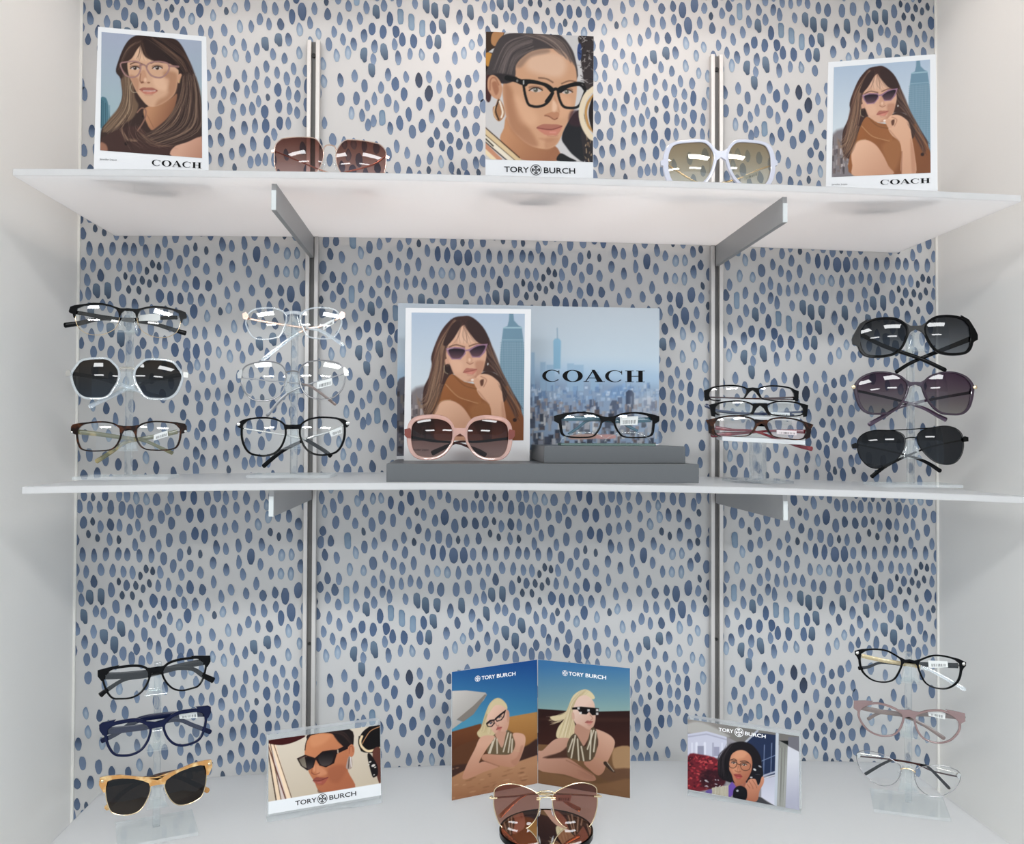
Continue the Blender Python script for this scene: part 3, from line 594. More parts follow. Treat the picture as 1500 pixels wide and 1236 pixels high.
# --- in front of the folder
eyewear('sunglasses', 'light gold butterfly sunglasses with brown lenses standing on the round mirror', SG, (700,1140,7.5), -238, (748,212), (135,225), (1348,205),
  '185,200 190,140 240,100 330,75 430,78 540,110 620,150 660,180 672,240 668,320 650,400 610,470 540,540 440,575 340,572 270,545 220,460 190,360 180,280',
  ('gold','wire',1.3,1.3,1.3,1.3,1), yaw=-2, tilt=6, tint=((166,116,98),(178,136,122)), lens_mat='lens_sun', R=110,
  bars=[('gold','c','670,222 710,208 748,206',.9,.2),('gold','c','640,168 690,142 748,136',.8,.2),('gold','m','128,228 150,232 215,226',1.2,.6),('gold','m','645,212 690,214',1.0,.6),('gold','m','645,232 690,230',1.0,.6)],
  temples=[('L','gold',None,'150,215,16 400,195,16 640,170,18 880,210,22 1000,280,40 1120,345,48',(-10,-12),1.6),('R','gold',None,'1330,195,16 1000,175,16 640,160,18 480,205,24 350,310,36 240,420,44',(-11,-18),1.6)],
  tag='860,180 1030,180 1015,255 860,250', pads=(678,385))
# --- bottom right stand
eyewear('eyeglasses', 'black oval glasses with beaded gold temple, top of the bottom right stand', EG, (1240,940,7.895), YS6, (733,215), (105,130), (1385,262),
  '165,190 170,140 230,105 340,95 460,110 560,160 620,205 630,260 600,340 550,420 480,455 380,458 290,430 210,360 175,280',
  ('black','ring',2.0,3.0,2.2,1.6,3.4), yaw=-22, tilt=4, tint=CL, R=130,
  plates=[('black','m','98,108 180,85 290,78 222,110 172,142 165,240 155,252 125,182 100,150',3.6),('black','c','733,200 680,205 600,165 630,225 628,290 668,240 733,226',3.4)],
  temples=[('L','bead','crystal','175,160,50 400,210,48 640,250,46 900,300,40 1100,395,40 1365,550,46',(-10,-12),2.8),('R','black',None,'1290,275,60 940,262,54 640,255,46 400,240,30 250,290,34 140,305,44',(-11,-18),2.8)],
  tag='945,215 1170,225 1175,295 950,300', studs=[('silver',(127,130),2.0)], group=gs6)
eyewear('eyeglasses', 'dusty pink square glasses, middle of the bottom right stand', EG, (1240,1015,7.895), YS6, (722,235), (92,140), (1388,292),
  '155,250 165,200 240,150 360,130 500,165 600,215 645,260 640,330 600,420 540,475 450,490 360,480 260,430 190,350 160,290',
  ('mauve','ring',2.6,2.6,2.4,1.8,3.6), yaw=-22, tilt=4, tint=CL, R=150,
  plates=[('mauve','m','85,182 90,95 220,90 310,97 205,150 165,200 155,235 120,208',3.8),('mauve','c','722,190 670,195 600,190 645,240 648,310 680,280 722,272',3.6)],
  temples=[('L','taupe',None,'165,165,58 400,215,56 620,245,50 850,345,38 1000,435,42 1130,525,46',(-10,-12),2.8),('R','taupe',None,'1300,275,58 950,245,54 600,245,46 400,225,34 250,300,40',(-11,-18),2.8)],
  tag='940,210 1145,225 1140,305 950,262', group=gs6)
eyewear('eyeglasses', 'thin silver wire glasses with black temple tips, bottom of the right stand', EG, (1240,1090,7.895), YS6, (712,290), (140,145), (1312,385),
  '125,180 130,120 180,90 300,92 430,130 540,190 610,240 625,300 610,370 560,440 480,475 400,475 300,430 210,350 150,260',
  ('gunmetal','wire',.9,.9,.9,.9,.9), yaw=-22, tilt=4, tint=CL, R=140,
  bars=[('gold','c','622,290 660,278 712,282',.8,.2),('silver','m','150,120 240,128 400,150',1.0,-3)], plates=[('silver','m','118,120 150,100 168,140 140,175',2.6)],
  temples=[('L','brown','black','150,140,16 430,165,16 700,205,18 880,240,24 960,275,30 1182,502,36',(-10,-12),1.6),('R','brown','black','1290,375,16 1000,310,16 800,225,18 560,185,24 440,215,30 220,343,36',(-11,-18),1.6)], pads=(628,345), group=gs6)
# ================================================================ stands, risers, mirror
def stand(label, px, py, Y, k, tiers, base=(92, 80), yaw=0, colw=8.5, ytop=None):
    """clear acrylic stand: base plate, post, one nose rest per tier; tiers are the bridge pixels of the eyewear it carries"""
    P = at_y(px, py, Y); X = P[0]; z0 = max(shelf_z(k, X-55), shelf_z(k, X), shelf_z(k, X+55))+.15
    t = thing('eyewear_stand', (X, Y, z0), label, 'display stand')
    th = math.radians(yaw); u = np.array([math.cos(th), math.sin(th), 0]); n = np.array([math.sin(th), -math.cos(th), 0]); O = np.array([X, Y, z0]); zz = np.array([0,0,1.0])
    w = lambda a, b, c: O+a*u+b*zz+c*n          # a right, b up, c towards the viewer
    def blk(a0, a1, b0, b1, c0, c1, nm, mat, bev=.5):
        m = MB(); m.hexa([w(a0,b1,c1), w(a1,b1,c1), w(a1,b0,c1), w(a0,b0,c1)], [w(a0,b1,c0), w(a1,b1,c0), w(a1,b0,c0), w(a0,b0,c0)]); return obj(nm, m, M[mat], t, bevel=bev)
    a0, a1, c0, c1 = -base[0]/2, base[0]/2, -base[1]*.45, base[1]*.55
    m = MB(); m.hexa([w(a0,4,c1), w(a1,4,c1), w(a1,0,c1), w(a0,0,c1)], [w(a0,4,c0), w(a1,4,c0), w(a1,0,c0), w(a0,0,c0)]); m.m = [1,1,0,1,0,1]
    obj('base', m, [M['sheet'], M['edge']], t)
    top = None
    zs = []
    for (bx, by, yy) in tiers:
        q = at_y(bx, by, yy); zs.append(((q-O) @ u, q[2]-z0, (q-O) @ n))
    top = max(z[1] for z in zs)+7
    blk(-colw/2, colw/2, 4.0, top, -colw/2, colw/2, 'post', 'clear', .8)
    for a, b, c in zs:
        m = MB()
        F_ = [w(a-5.5, b-2.2, c+3), w(a+5.5, b-2.2, c+3), w(a+11.5, b-25, c+4), w(a-11.5, b-25, c+4)]
        B_ = [w(a-4.5, b-2.2, colw/2-.5), w(a+4.5, b-2.2, colw/2-.5), w(a+7, b-25, colw/2-.5), w(a-7, b-25, colw/2-.5)]
        m.hexa(F_, B_); 
        m.hexa([w(a-13, b-25.2, c+5), w(a+13, b-25.2, c+5), w(a+13, b-27.2, c+5), w(a-13, b-27.2, c+5)], [w(a-7, b-25.2, colw/2), w(a+7, b-25.2, colw/2), w(a+7, b-27.2, colw/2), w(a-7, b-27.2, colw/2)])
        obj('nose_rest', m, M['sheet'], t, bevel=.5)
    return t
bp = lambda crop, q: (crop[0]+q[0]/crop[2], crop[1]+q[1]/crop[2])
def tiers(*a): return [(*bp(c, q), y) for c, q, y in a]
stand('clear acrylic stand with three pairs at the far left of the middle shelf', 188, 700, YS1+24, 'm', tiers(((90,430,7.5),(737,192),YS1), ((85,510,7.5),(757,232),YS1), ((90,605,7.5),(737,180),YS1)), (112, 70), yaw=6)
stand('clear acrylic stand with three pairs in front of the left upright', 430, 698, YS2+24, 'm', tiers(((340,440,8.333),(748,165),YS2), ((335,515,7.895),(738,235),YS2), ((335,600,7.895),(742,212),YS2)), (104, 70))
stand('clear acrylic stand with three sunglasses at the far right of the middle shelf', 1334, 713, YS4+24, 'm', tiers(((1240,450,7.5),(762,262),YS4), ((1240,530,7.5),(756,255),YS4), ((1240,610,7.5),(708,240),YS4)), (104, 70), yaw=-6)
stand('clear acrylic stand with three pairs at the left of the bottom shelf', 229, 1209, YS5+24, 'b', tiers(((130,950,7.5),(738,262),YS5), ((130,1025,7.5),(750,305),YS5), ((130,1105,7.5),(755,335),YS5)), (92, 74), yaw=22)
stand('clear acrylic stand with three pairs at the right of the bottom shelf', 1331, 1190, YS6+24, 'b', tiers(((1240,940,7.895),(733,232),YS6), ((1240,1015,7.895),(722,275),YS6), ((1240,1090,7.895),(712,300),YS6)), (92, 74), yaw=-22)
# short stand with three stacked trays
def tray_stand():
    Y = YS3+16; P = at_y(1110, 703, Y); X = P[0]; z0 = shelf_z('m', X)+.15
    t = thing('tray_stand', (X, Y, z0), 'short clear acrylic stand with three stacked glasses beside the right upright', 'display stand')
    a = MB(); a.box(X-38, X+38, Y-30, Y+34, z0, z0+4); obj('base', a, M['clear'], t, bevel=.8)
    top = at_y(1105, 647, Y)[2]
    b = MB(); b.box(X-9, X+9, Y-9, Y+9, z0+4, top); obj('post', b, M['clear'], t, bevel=1)
    for (x0, ya, x1, yb, yy, hh) in ((1056, 583.5, 1165, 586.5, YS3+18, 4.5), (1055, 608, 1172, 611.5, YS3-2, 4.5), (1058, 639, 1180, 645, YS3-22, 6)):
        c = MB(); A = at_y(x0, ya, yy); B = at_y(x1, yb, yy)
        c.hexa([A, B, B-[0,0,hh], A-[0,0,hh]], [A+[0,26,2], B+[0,26,2], B+[0,26,2-hh], A+[0,26,2-hh]])
        obj('tray', c, M['tray'], t, bevel=.6)
    A0 = at_y(1062, 583, YS3+36); B0 = at_y(1160, 586, YS3+36); A1 = at_y(1062, 645, YS3+12); B1 = at_y(1160, 648, YS3+12)
    e = MB(); e.hexa([A0, B0, B1, A1], [A0+[0,3,0], B0+[0,3,0], B1+[0,3,0], A1+[0,3,0]]); obj('back_plate', e, M['sheet'], t)
tray_stand()
# grey risers
def riser(label, pl, pr, Yf, depth, h, zb):
    A = at_y(*pl, Yf); B = at_y(*pr, Yf); mb = MB(); zt = zb+h
    mb.box(A[0], B[0], Yf, Yf+depth, zb, zt)
    return obj('riser', mb, M['block'], label=label, cat='riser', bevel=.7), zt
zm0 = shelf_z('m', 30)+.1
_, zr1 = riser('wide grey riser block at the centre of the middle shelf', (566, 690), (1024, 695), -292, 205, 22.6, zm0)
_, zr2 = riser('small grey riser block stacked on the right of the wide riser', (797, 662), (1004, 665), -266, 176, 20.8, zr1+.1)
def glasses_cradle():
    Y = -232; A = at_y(820, 646.5, Y); B = at_y(957, 646.5, Y)
    t = thing('eyewear_cradle', ((A[0]+B[0])/2, Y, zr2), 'low green-edged clear acrylic cradle under the black and teal glasses', 'display cradle')
    a = MB(); a.box(A[0], B[0], Y-14, Y+22, zr2+.1, zr2+3.0); obj('base', a, M['green'], t, bevel=.4)
    c = (A[0]+B[0])/2
    for s in (-1, 1):
        b = MB()
        arc = [(c+s*(28+30*math.cos(q)), Y+6, zr2+3+14*math.sin(q)) for q in np.linspace(.05, math.pi-.05, 16)]
        b.tube(arc, .7, 6)
        obj('support_wire', b, M['sheet'], t, smooth=True)
glasses_cradle()
def round_mirror():
    C = on_shelf(800, 1221, 'b'); z = shelf_z('b', C[0])+.1; r = 57.5
    t = thing('round_mirror', (C[0], C[1], z), 'round tabletop mirror with black rim under the gold sunglasses', 'mirror')
    m = MB(); n = 64; V = []
    for rr, zz in ((0,.2),(r,.2),(r,6.4),(r-2.2,6.8),(r-2.6,6.2)):
        V += [(C[0]+rr*math.cos(2*math.pi*k/n), C[1]+rr*math.sin(2*math.pi*k/n), z+zz-.2) for k in range(n)]
    m.add(V, strip(5, n, False, False)); obj('rim', m, M['black'], t, smooth='auto')
    g = MB(); V = [(C[0], C[1], z+6.1)]+[(C[0]+(r-2.5)*math.cos(2*math.pi*k/n), C[1]+(r-2.5)*math.sin(2*math.pi*k/n), z+6.1) for k in range(n)]
    g.add(V, [(0, 1+k, 1+(k+1) % n) for k in range(n)]); obj('mirror_glass', g, M['mirror'], t, fixn=False)
round_mirror()
# ================================================================ printed cards: painted vertex by vertex, in the units of the traced layouts
class Art:
    def __init__(s, corners, W=170, H=210):
        """corners TL TR BR BL in layout units; W x H vertices"""
        c = np.array(corners, float); s.W, s.H = W, H
        src = np.array([(0,0),(1,0),(1,1),(0,1)], float); A = []; b = []
        for (x, y), (X, Y) in zip(src, c):
            A += [[x,y,1,0,0,0,-X*x,-X*y],[0,0,0,x,y,1,-Y*x,-Y*y]]; b += [X, Y]
        h = np.linalg.solve(np.array(A), np.array(b)); s.Hm = np.append(h, 1).reshape(3,3)
        uu, vv = np.meshgrid(np.linspace(0,1,W), np.linspace(0,1,H))
        q = np.stack([uu, vv, np.ones_like(uu)], -1) @ s.Hm.T
        s.X, s.Y = q[...,0]/q[...,2], q[...,1]/q[...,2]; s.C = np.zeros((H, W, 3)); s.corners = c
        s.px = np.hypot(*(c[1]-c[0]))/W
        s.rng = np.random.default_rng(5)
    def inv(s, x, y):
        q = np.linalg.solve(s.Hm, np.array([x, y, 1.0])); return q[0]/q[2], q[1]/q[2]
    def _mix(s, sl, al, col):
        if isinstance(col, tuple) and len(col) == 4 and isinstance(col[0], tuple):   # gradient: colour a, colour b, point a, point b
            a, b, p, q = col; d = np.array(q, float)-np.array(p, float)
            t = np.clip(((s.X[sl]-p[0])*d[0]+(s.Y[sl]-p[1])*d[1])/(d@d), 0, 1)[...,None]
            k = np.array(a, float)*(1-t)+np.array(b, float)*t
        else: k = np.array(col, float)
        s.C[sl] = s.C[sl]*(1-al[...,None])+k*al[...,None]
    def fill(s, col): s._mix(np.s_[:,:], np.ones((s.H, s.W)), col)
    def _win(s, P, m):
        ok = (s.X > P[:,0].min()-m) & (s.X < P[:,0].max()+m) & (s.Y > P[:,1].min()-m) & (s.Y < P[:,1].max()+m)
        if not ok.any(): return None
        r = np.where(ok.any(1))[0]; c = np.where(ok.any(0))[0]
        return np.s_[r[0]:r[-1]+1, c[0]:c[-1]+1]
    def poly(s, txt, col, soft=3, alpha=1, smooth=True):
        P = np.array(pts(txt) if isinstance(txt, str) else txt, float)
        if smooth: P = catmull(P, 4)
        soft = max(soft, s.px*.8); sl = s._win(P, soft)
        if sl is None: return
        x, y = s.X[sl], s.Y[sl]; ins = np.zeros(x.shape, bool); d2 = np.full(x.shape, 1e12)
        for (x0, y0), (x1, y1) in zip(P, np.roll(P, -1, 0)):
            ins ^= ((y0 > y) != (y1 > y)) & (x < (x1-x0)*(y-y0)/((y1-y0) or 1e-9)+x0)
            ex, ey = x1-x0, y1-y0; t = np.clip(((x-x0)*ex+(y-y0)*ey)/(ex*ex+ey*ey+1e-9), 0, 1)
            d2 = np.minimum(d2, (x-x0-t*ex)**2+(y-y0-t*ey)**2)
        sd = np.sqrt(d2)*np.where(ins, 1, -1); al = np.clip(.5+sd/(2*soft)*1.0, 0, 1); al = al*al*(3-2*al)
        s._mix(sl, al*alpha, col)
    def line(s, txt, w, col, soft=1.5, alpha=1, closed=False, smooth=True, taper=False):
        P = np.array(pts(txt) if isinstance(txt, str) else txt, float)
        if smooth and len(P) > 2: P = catmull(P, 5, closed)
        if closed: P = np.r_[P, P[:1]]
        soft = max(soft, s.px*.7); sl = s._win(P, w+soft)
        if sl is None: return
        x, y = s.X[sl], s.Y[sl]; best = np.full(x.shape, -1e9); n = len(P)-1
        for i in range(n):
            (x0, y0), (x1, y1) = P[i], P[i+1]; ex, ey = x1-x0, y1-y0
            t = np.clip(((x-x0)*ex+(y-y0)*ey)/(ex*ex+ey*ey+1e-9), 0, 1); f = (i+.5)/n
            ww = w/2*(math.sin(math.pi*min(max(f,.06),.94)) if taper else 1)
            best = np.maximum(best, ww-np.hypot(x-x0-t*ex, y-y0-t*ey))
        s._mix(sl, np.clip(.5+best/(2*soft), 0, 1)*alpha, col)
    def ell(s, cx, cy, rx, ry, col, soft=2, alpha=1, ang=0):
        a = math.radians(ang)
        s.poly([(cx+rx*math.cos(t)*math.cos(a)-ry*math.sin(t)*math.sin(a), cy+rx*math.cos(t)*math.sin(a)+ry*math.sin(t)*math.cos(a)) for t in np.linspace(0, 2*math.pi, 22)[:-1]], col, soft, alpha, False)
    def strands(s, curves, n, jit, w, cols, alpha=.7):
        cs = [np.array(pts(c), float) for c in curves]
        for k in range(n):
            i = s.rng.integers(len(cs)-1); f = s.rng.random(); m = min(len(cs[i]), len(cs[i+1]))
            P = cs[i][:m]*(1-f)+cs[i+1][:m]*f+s.rng.normal(0, jit, (m,2))
            s.line(P, w*s.rng.uniform(.5,1.3), cols[s.rng.integers(len(cols))], 1.5, alpha*s.rng.uniform(.4,1), taper=True)
    def blocks(s, x0, x1, y0, y1, n, wr, hr, cols, alpha=.9):
        for k in range(n):
            x, y = s.rng.uniform(x0, x1), s.rng.uniform(y0, y1); w, h = s.rng.uniform(*wr), s.rng.uniform(*hr)
            c = np.array(cols[s.rng.integers(len(cols))])+s.rng.normal(0, 10)
            s.poly([(x,y-h),(x+w,y-h),(x+w,y),(x,y)], tuple(c), 1, alpha, False)
            s.line([(x+w,y-h),(x+w,y)], 2, tuple(c*.7), 1, .5, smooth=False)
    def eye(s, x, y, w, h, ang=0, iris=(52,34,26)):
        s.ell(x, y-h*.9, w*1.25, h*1.1, (120,84,68), 5, .55, ang)
        s.ell(x, y, w, h, (206,190,182), 2, .9, ang); s.ell(x, y-.5, h*1.05, h*1.05, iris, 1.5)
        s.ell(x-h*.3, y-h*.4, h*.28, h*.28, (240,240,240), 1, .9)
        s.line([(x-w*1.1, y+h*.2),(x-w*.4, y-h*.95),(x+w*.4, y-h*.95),(x+w*1.15, y+h*.1)], h*.5, (26,16,14), 1.5, .9)
    def lips(s, L, M_, R, B, col, dark):
        x0, y0 = L; x1, y1 = R; B = (B[0], B[1]-(B[1]-L[1])*.12); col = tuple(np.array(col)*.88+np.array((178,128,104))*.12)
        my = (M_[1]+B[1])/2-1; up = tuple(np.array(col)*.9); lo = tuple(np.minimum(255, np.array(col)*1.06))
        s.poly([L, ((x0*.6+M_[0]*.4), M_[1]), (M_[0]-4, M_[1]-1), (M_[0], M_[1]+2), (M_[0]+5, M_[1]), ((x1*.6+M_[0]*.4), M_[1]+2), R, (M_[0], my+3)], up, 4, .85)
        s.poly([L, (M_[0], my), R, ((x1*.5+B[0]*.5), B[1]-3), B, ((x0*.5+B[0]*.5), B[1]-5)], lo, 6, .8)
        s.line([L, (M_[0], my), R], max(4, (B[1]-M_[1])*.09), dark, 3, .75); s.line([(B[0]-(x1-x0)*.1, B[1]-(B[1]-my)*.5),(B[0]+(x1-x0)*.1, B[1]-(B[1]-my)*.5)], (B[1]-my)*.3, tuple(np.minimum(255, np.array(col)+46)), 6, .55)
        s.line([(B[0]-(x1-x0)*.22, B[1]+5),(B[0], B[1]+9),(B[0]+(x1-x0)*.2, B[1]+4)], 6, dark, 6, .22)
def art_portrait():                         # woman with clear pinkish glasses
    a = Art([(103,92),(908,165),(912,1107),(92,1045)])
    a.fill(((166,172,190),(160,178,184),(500,120),(500,700)))
    a.poly('92,640 130,618 152,655 165,740 178,850 92,860', (74,112,126), 3); a.strands(['100,640 100,850','172,690 172,850'], 26, 1.5, 5, [(40,76,90),(120,150,160)], .6)
    a.poly('400,118 330,150 280,220 240,320 218,410 255,470 270,600 240,700 180,790 110,860 92,950 92,1045 912,1107 912,800 902,620 862,500 852,430 800,300 740,190 680,145 540,122', (56,40,36), 5)
    a.poly('262,470 345,470 372,620 400,690 350,790 240,850 115,900 150,810 240,700 272,600', (112,88,70), 10)
    a.strands(['270,400 275,560 235,720 110,850','330,460 350,640 330,760 180,960'], 60, 6, 7, [(150,122,98),(88,66,52),(60,44,38),(176,150,122)], .75)
    a.poly('480,690 640,640 712,590 690,700 640,780 580,850 500,880 440,740', ((186,134,100),(138,92,68),(500,690),(660,760)), 6)
    a.poly('430,190 350,260 312,330 320,430 350,500 385,575 430,640 480,688 540,692 620,655 690,592 715,500 722,400 690,310 600,240 480,190', (208,164,134), 5)
    a.poly('600,420 700,420 712,500 690,592 620,655 540,690 560,640 640,580', (164,116,88), 22, .75); a.poly('400,200 480,190 560,240 520,320 400,320 360,290', (222,182,152), 20, .8)
    a.poly('330,440 400,470 400,560 380,560', (168,118,92), 14, .6); a.poly('520,460 640,470 620,560 540,540', (226,182,152), 20, .7)
    a.poly('415,420 450,400 470,470 455,505 415,500', (190,140,112), 8, .8); a.line('418,430 412,480 425,503', 6, (112,66,50), 4, .8); a.ell(432,497,12,7,(110,64,50),4,.8); a.ell(482,500,13,7,(136,86,66),4,.8); a.ell(455,478,12,18,(232,190,162),8,.8)
    a.poly('420,180 455,290 560,335 655,350 725,400 770,430 760,250 650,165 500,125', (48,34,32), 6); a.poly('430,170 385,240 340,310 262,345 300,230 370,150', (62,44,38), 6)
    a.strands(['410,150 400,230 350,310','440,180 470,280 560,335'], 16, 6, 5, [(96,70,56),(50,36,32)], .7); a.strands(['450,150 560,240 680,340 760,430','560,130 700,220 800,320 850,450'], 50, 8, 7, [(92,66,54),(36,26,26),(120,92,74)], .6)
    a.strands(['420,160 330,220 260,330','380,180 300,260 240,400'], 30, 6, 6, [(120,92,74),(60,44,40)], .6)
    a.line('335,352 380,336 430,350', 9, (74,48,38), 3, .8); a.line('500,345 560,322 640,345', 9, (74,48,38), 3, .8)
    a.eye(372,384,34,13); a.eye(552,382,36,14)
    for L in ('255,352 300,334 380,330 415,352 412,410 385,448 335,456 288,430','465,372 492,342 560,330 632,345 648,380 625,430 575,460 510,446 478,410'):
        a.line(L, 12, (142,104,102), 2, .95, True); a.line(L, 5, (190,150,146), 2, .6, True)
    a.line('412,362 440,355 468,372', 12, (150,112,108), 2); a.line('645,365 720,372', 16, (150,112,108), 2, .9)
    a.lips((410,555),(465,540),(552,566),(485,600),(172,98,86),(110,54,48)); a.line('440,566 500,568 535,566', 7, (232,214,206), 2, .8)
    a.poly('718,440 745,430 752,480 735,505 715,495', (200,150,120), 4); a.ell(736,488,12,12,(196,170,110),3); a.line('345,500 335,540 352,575 385,578', 4, (190,176,150), 1.5, .9); a.ell(762,555,5,10,(230,220,190),2)
    a.poly('92,1045 92,960 230,880 390,850 470,910 560,980 662,1005 662,1090', (66,44,40), 8)
    a.poly('668,1090 690,1015 800,975 895,930 912,960 912,1107', ((206,158,134),(180,130,108),(760,1000),(900,1090)), 6)
    a.poly('95,980 140,1000 150,1050 92,1045', (150,104,84), 8)
    a.line('390,740 425,705 458,722 455,780 425,840 390,890', 11, (138,100,84), 3); a.ell(436,772,6,8,(30,20,20),2); a.ell(302,990,15,15,(34,22,22),3); a.line('470,760 520,860', 3, (110,72,56), 2, .7)
    a.poly('760,430 850,430 902,620 912,900 860,945 700,1000 520,1002 410,935 520,880 640,780 700,680 722,540', (58,42,38), 8)
    a.strands(['760,440 720,640 600,830 430,930','850,430 900,640 880,880 560,1010'], 90, 10, 7, [(130,102,84),(80,58,50),(40,28,28),(158,130,108)], .65)
    a.strands(['250,880 300,960 380,975','260,860 320,950 400,960'], 8, 4, 7, [(150,120,98)], .8); a.strands(['300,760 260,900 330,1040','420,900 560,1000 720,1000'], 40, 16, 6, [(140,110,90),(90,62,54),(48,32,30)], .6)
    return a
def art_glasses_face():                     # slicked hair, black glasses, gold earring
    a = Art([(62,60),(912,98),(906,1088),(60,1065)])
    a.fill((208,202,200)); a.poly('62,60 215,60 170,170 110,200 62,240', (66,48,38), 4, 1, False); a.poly('120,66 205,62 150,170 105,150', (182,130,88), 4)
    a.poly('62,240 130,240 110,330 62,400', (40,30,28), 5); a.poly('64,228 128,250 122,322 66,328', (200,140,66), 4)
    a.poly('62,420 85,330 120,215 190,95 330,70 560,80 650,90 720,165 765,265 778,440 600,420 300,420 200,470', (74,66,66), 5)
    a.poly('62,590 62,420 110,420 100,600', (70,40,40), 6); a.poly('240,730 205,820 180,925 330,1066 640,1076 645,1010 590,950 420,900', ((196,140,102),(158,104,74),(260,800),(560,1040)), 6)
    a.poly('200,470 290,420 300,330 350,265 430,215 540,195 650,205 715,260 768,345 780,470 772,600 742,720 692,805 650,900 605,962 530,985 420,962 325,895 245,790 205,640', (208,158,124), 6)
    a.poly('205,500 260,500 330,700 470,930 420,962 325,895 245,790', (168,116,86), 26, .8); a.poly('430,230 640,230 700,330 640,420 480,400 380,340', (226,186,160), 40, .8); a.poly('290,560 460,700 440,800 330,760', (226,176,142), 36, .6); a.poly('640,560 735,600 720,700 640,740', (224,172,138), 26, .6); a.poly('540,900 640,900 600,962 530,985', (186,134,102), 16, .7)
    a.strands(['120,360 230,150 420,80','260,440 300,280 440,205'], 90, 6, 5, [(110,98,96),(52,46,48),(146,128,120)], .55); a.strands(['330,80 500,130 650,230','560,80 690,160 760,320'], 80, 6, 5, [(120,102,96),(60,52,52),(160,138,126)], .55); a.poly('300,330 350,265 430,215 540,195 560,225 420,260 340,340', (130,106,94), 16, .6)
    a.poly('110,405 180,390 290,410 300,440 200,470', (50,44,46), 8)
    a.poly('76,500 82,425 120,402 165,435 192,505 172,590 125,580 95,545', (202,150,118), 4); a.line('95,520 100,440 135,425 165,480', 10, (150,96,72), 4, .7); a.poly('110,470 145,455 165,520 140,560', (160,104,78), 8, .8)
    a.line('480,425 540,432 590,460', 12, (96,66,54), 4, .7); a.line('660,470 720,448 770,456', 11, (96,66,54), 4, .7)
    a.eye(455,520,46,17,6,(92,90,80)); a.eye(700,535,40,16,-2,(92,90,80))
    a.line('598,560 625,640 640,690', 8, (180,124,94), 8, .6); a.poly('520,720 560,700 600,690 640,700 632,740 605,752 560,730', (186,128,98), 6, .9); a.line('528,722 560,728 600,752 625,742', 7, (116,66,50), 4, .85); a.poly('590,600 625,640 610,690 585,680', (236,196,168), 12, .7)
    a.lips((465,818),(575,790),(662,806),(590,884),(186,110,96),(112,54,50)); a.poly('480,900 600,905 560,930', (180,126,96), 14, .6)
    K = (24,23,24)
    a.line('362,470 425,458 540,478 588,528 562,602 505,645 430,648 388,612', 20, K, 2, 1, True); a.line('632,522 700,486 800,470 848,498 826,580 792,648 722,662 662,636', 20, K, 2, 1, True)
    a.poly('330,440 440,440 560,480 600,515 580,545 520,490 420,470 365,480', K, 2); a.poly('640,515 720,470 800,455 875,485 840,530 800,490 710,505 650,545', K, 2); a.line('580,528 612,512 645,528', 24, K, 2); a.line('230,425 300,440 372,472', 40, K, 2, 1, False, False); a.line('588,545 540,610', 26, K, 3)
    a.ell(310,448,9,11,(120,116,112),2); a.line('360,448 360,472', 9, (210,206,200), 1.5, 1, False, False)
    a.poly('162,585 200,640 212,710 190,752 160,766 125,725 118,660 140,640', (170,120,84), 3); a.line('165,600 140,680 165,755', 9, (34,26,24), 2); a.line('172,610 195,690 185,735', 14, (244,226,206), 4); a.line('135,650 125,700 145,745', 6, (230,200,160), 2)
    a.poly('690,810 770,690 840,720 850,1066 760,1040 690,960 660,900', (32,32,36), 6); a.poly('730,690 800,690 820,800 720,790', (62,36,44), 14, .7)
    a.poly('795,96 912,98 908,520 850,500 815,330 800,180', (58,50,50), 4); a.ell(800,220,18,70,(58,76,120),4)
    for k in range(46):
        x, y = a.rng.uniform(805,905), a.rng.uniform(110,480); a.line([(x,y),(x+a.rng.uniform(-30,40), y+a.rng.uniform(-26,26))], 5, [(150,140,136),(220,210,204),(30,26,28)][k % 3], 2, .8)
    a.poly('815,840 906,900 906,1088 845,1086 825,980', (46,40,42), 4)
    for k in range(16):
        x, y = a.rng.uniform(830,900), a.rng.uniform(880,1070); a.line([(x,y),(x+a.rng.uniform(-6,10), y+a.rng.uniform(10,40))], 7, [(150,120,90),(220,190,150),(24,22,24)][k % 3], 2, .8)
    a.line('912,510 850,570 815,680 830,790 880,880 912,900', 42, (232,212,182), 3); a.line('912,560 868,620 850,700 870,800 912,850', 20, (190,140,80), 4); a.poly('912,580 880,640 872,720 890,810 912,830', (36,26,24), 3)
    for d, w, c in ((0,40,(220,192,150)),(-30,8,(60,40,30)),(24,8,(60,40,30)),(46,34,(236,222,200)),(74,8,(40,30,26))):
        a.line([(55,845+d*1.1),(330+d*.1,1085+d*1.1)], w, c, 2, 1, False, False)
    a.line('55,955 175,1070', 34, (200,140,110), 3, 1, False, False); a.line('55,1000 130,1070', 30, (238,214,176), 3, 1, False, False); a.line('62,905 120,960', 10, (30,24,22), 3)
    a.poly('625,1078 650,1018 720,1050 775,1082', (26,26,28), 4)
    return a
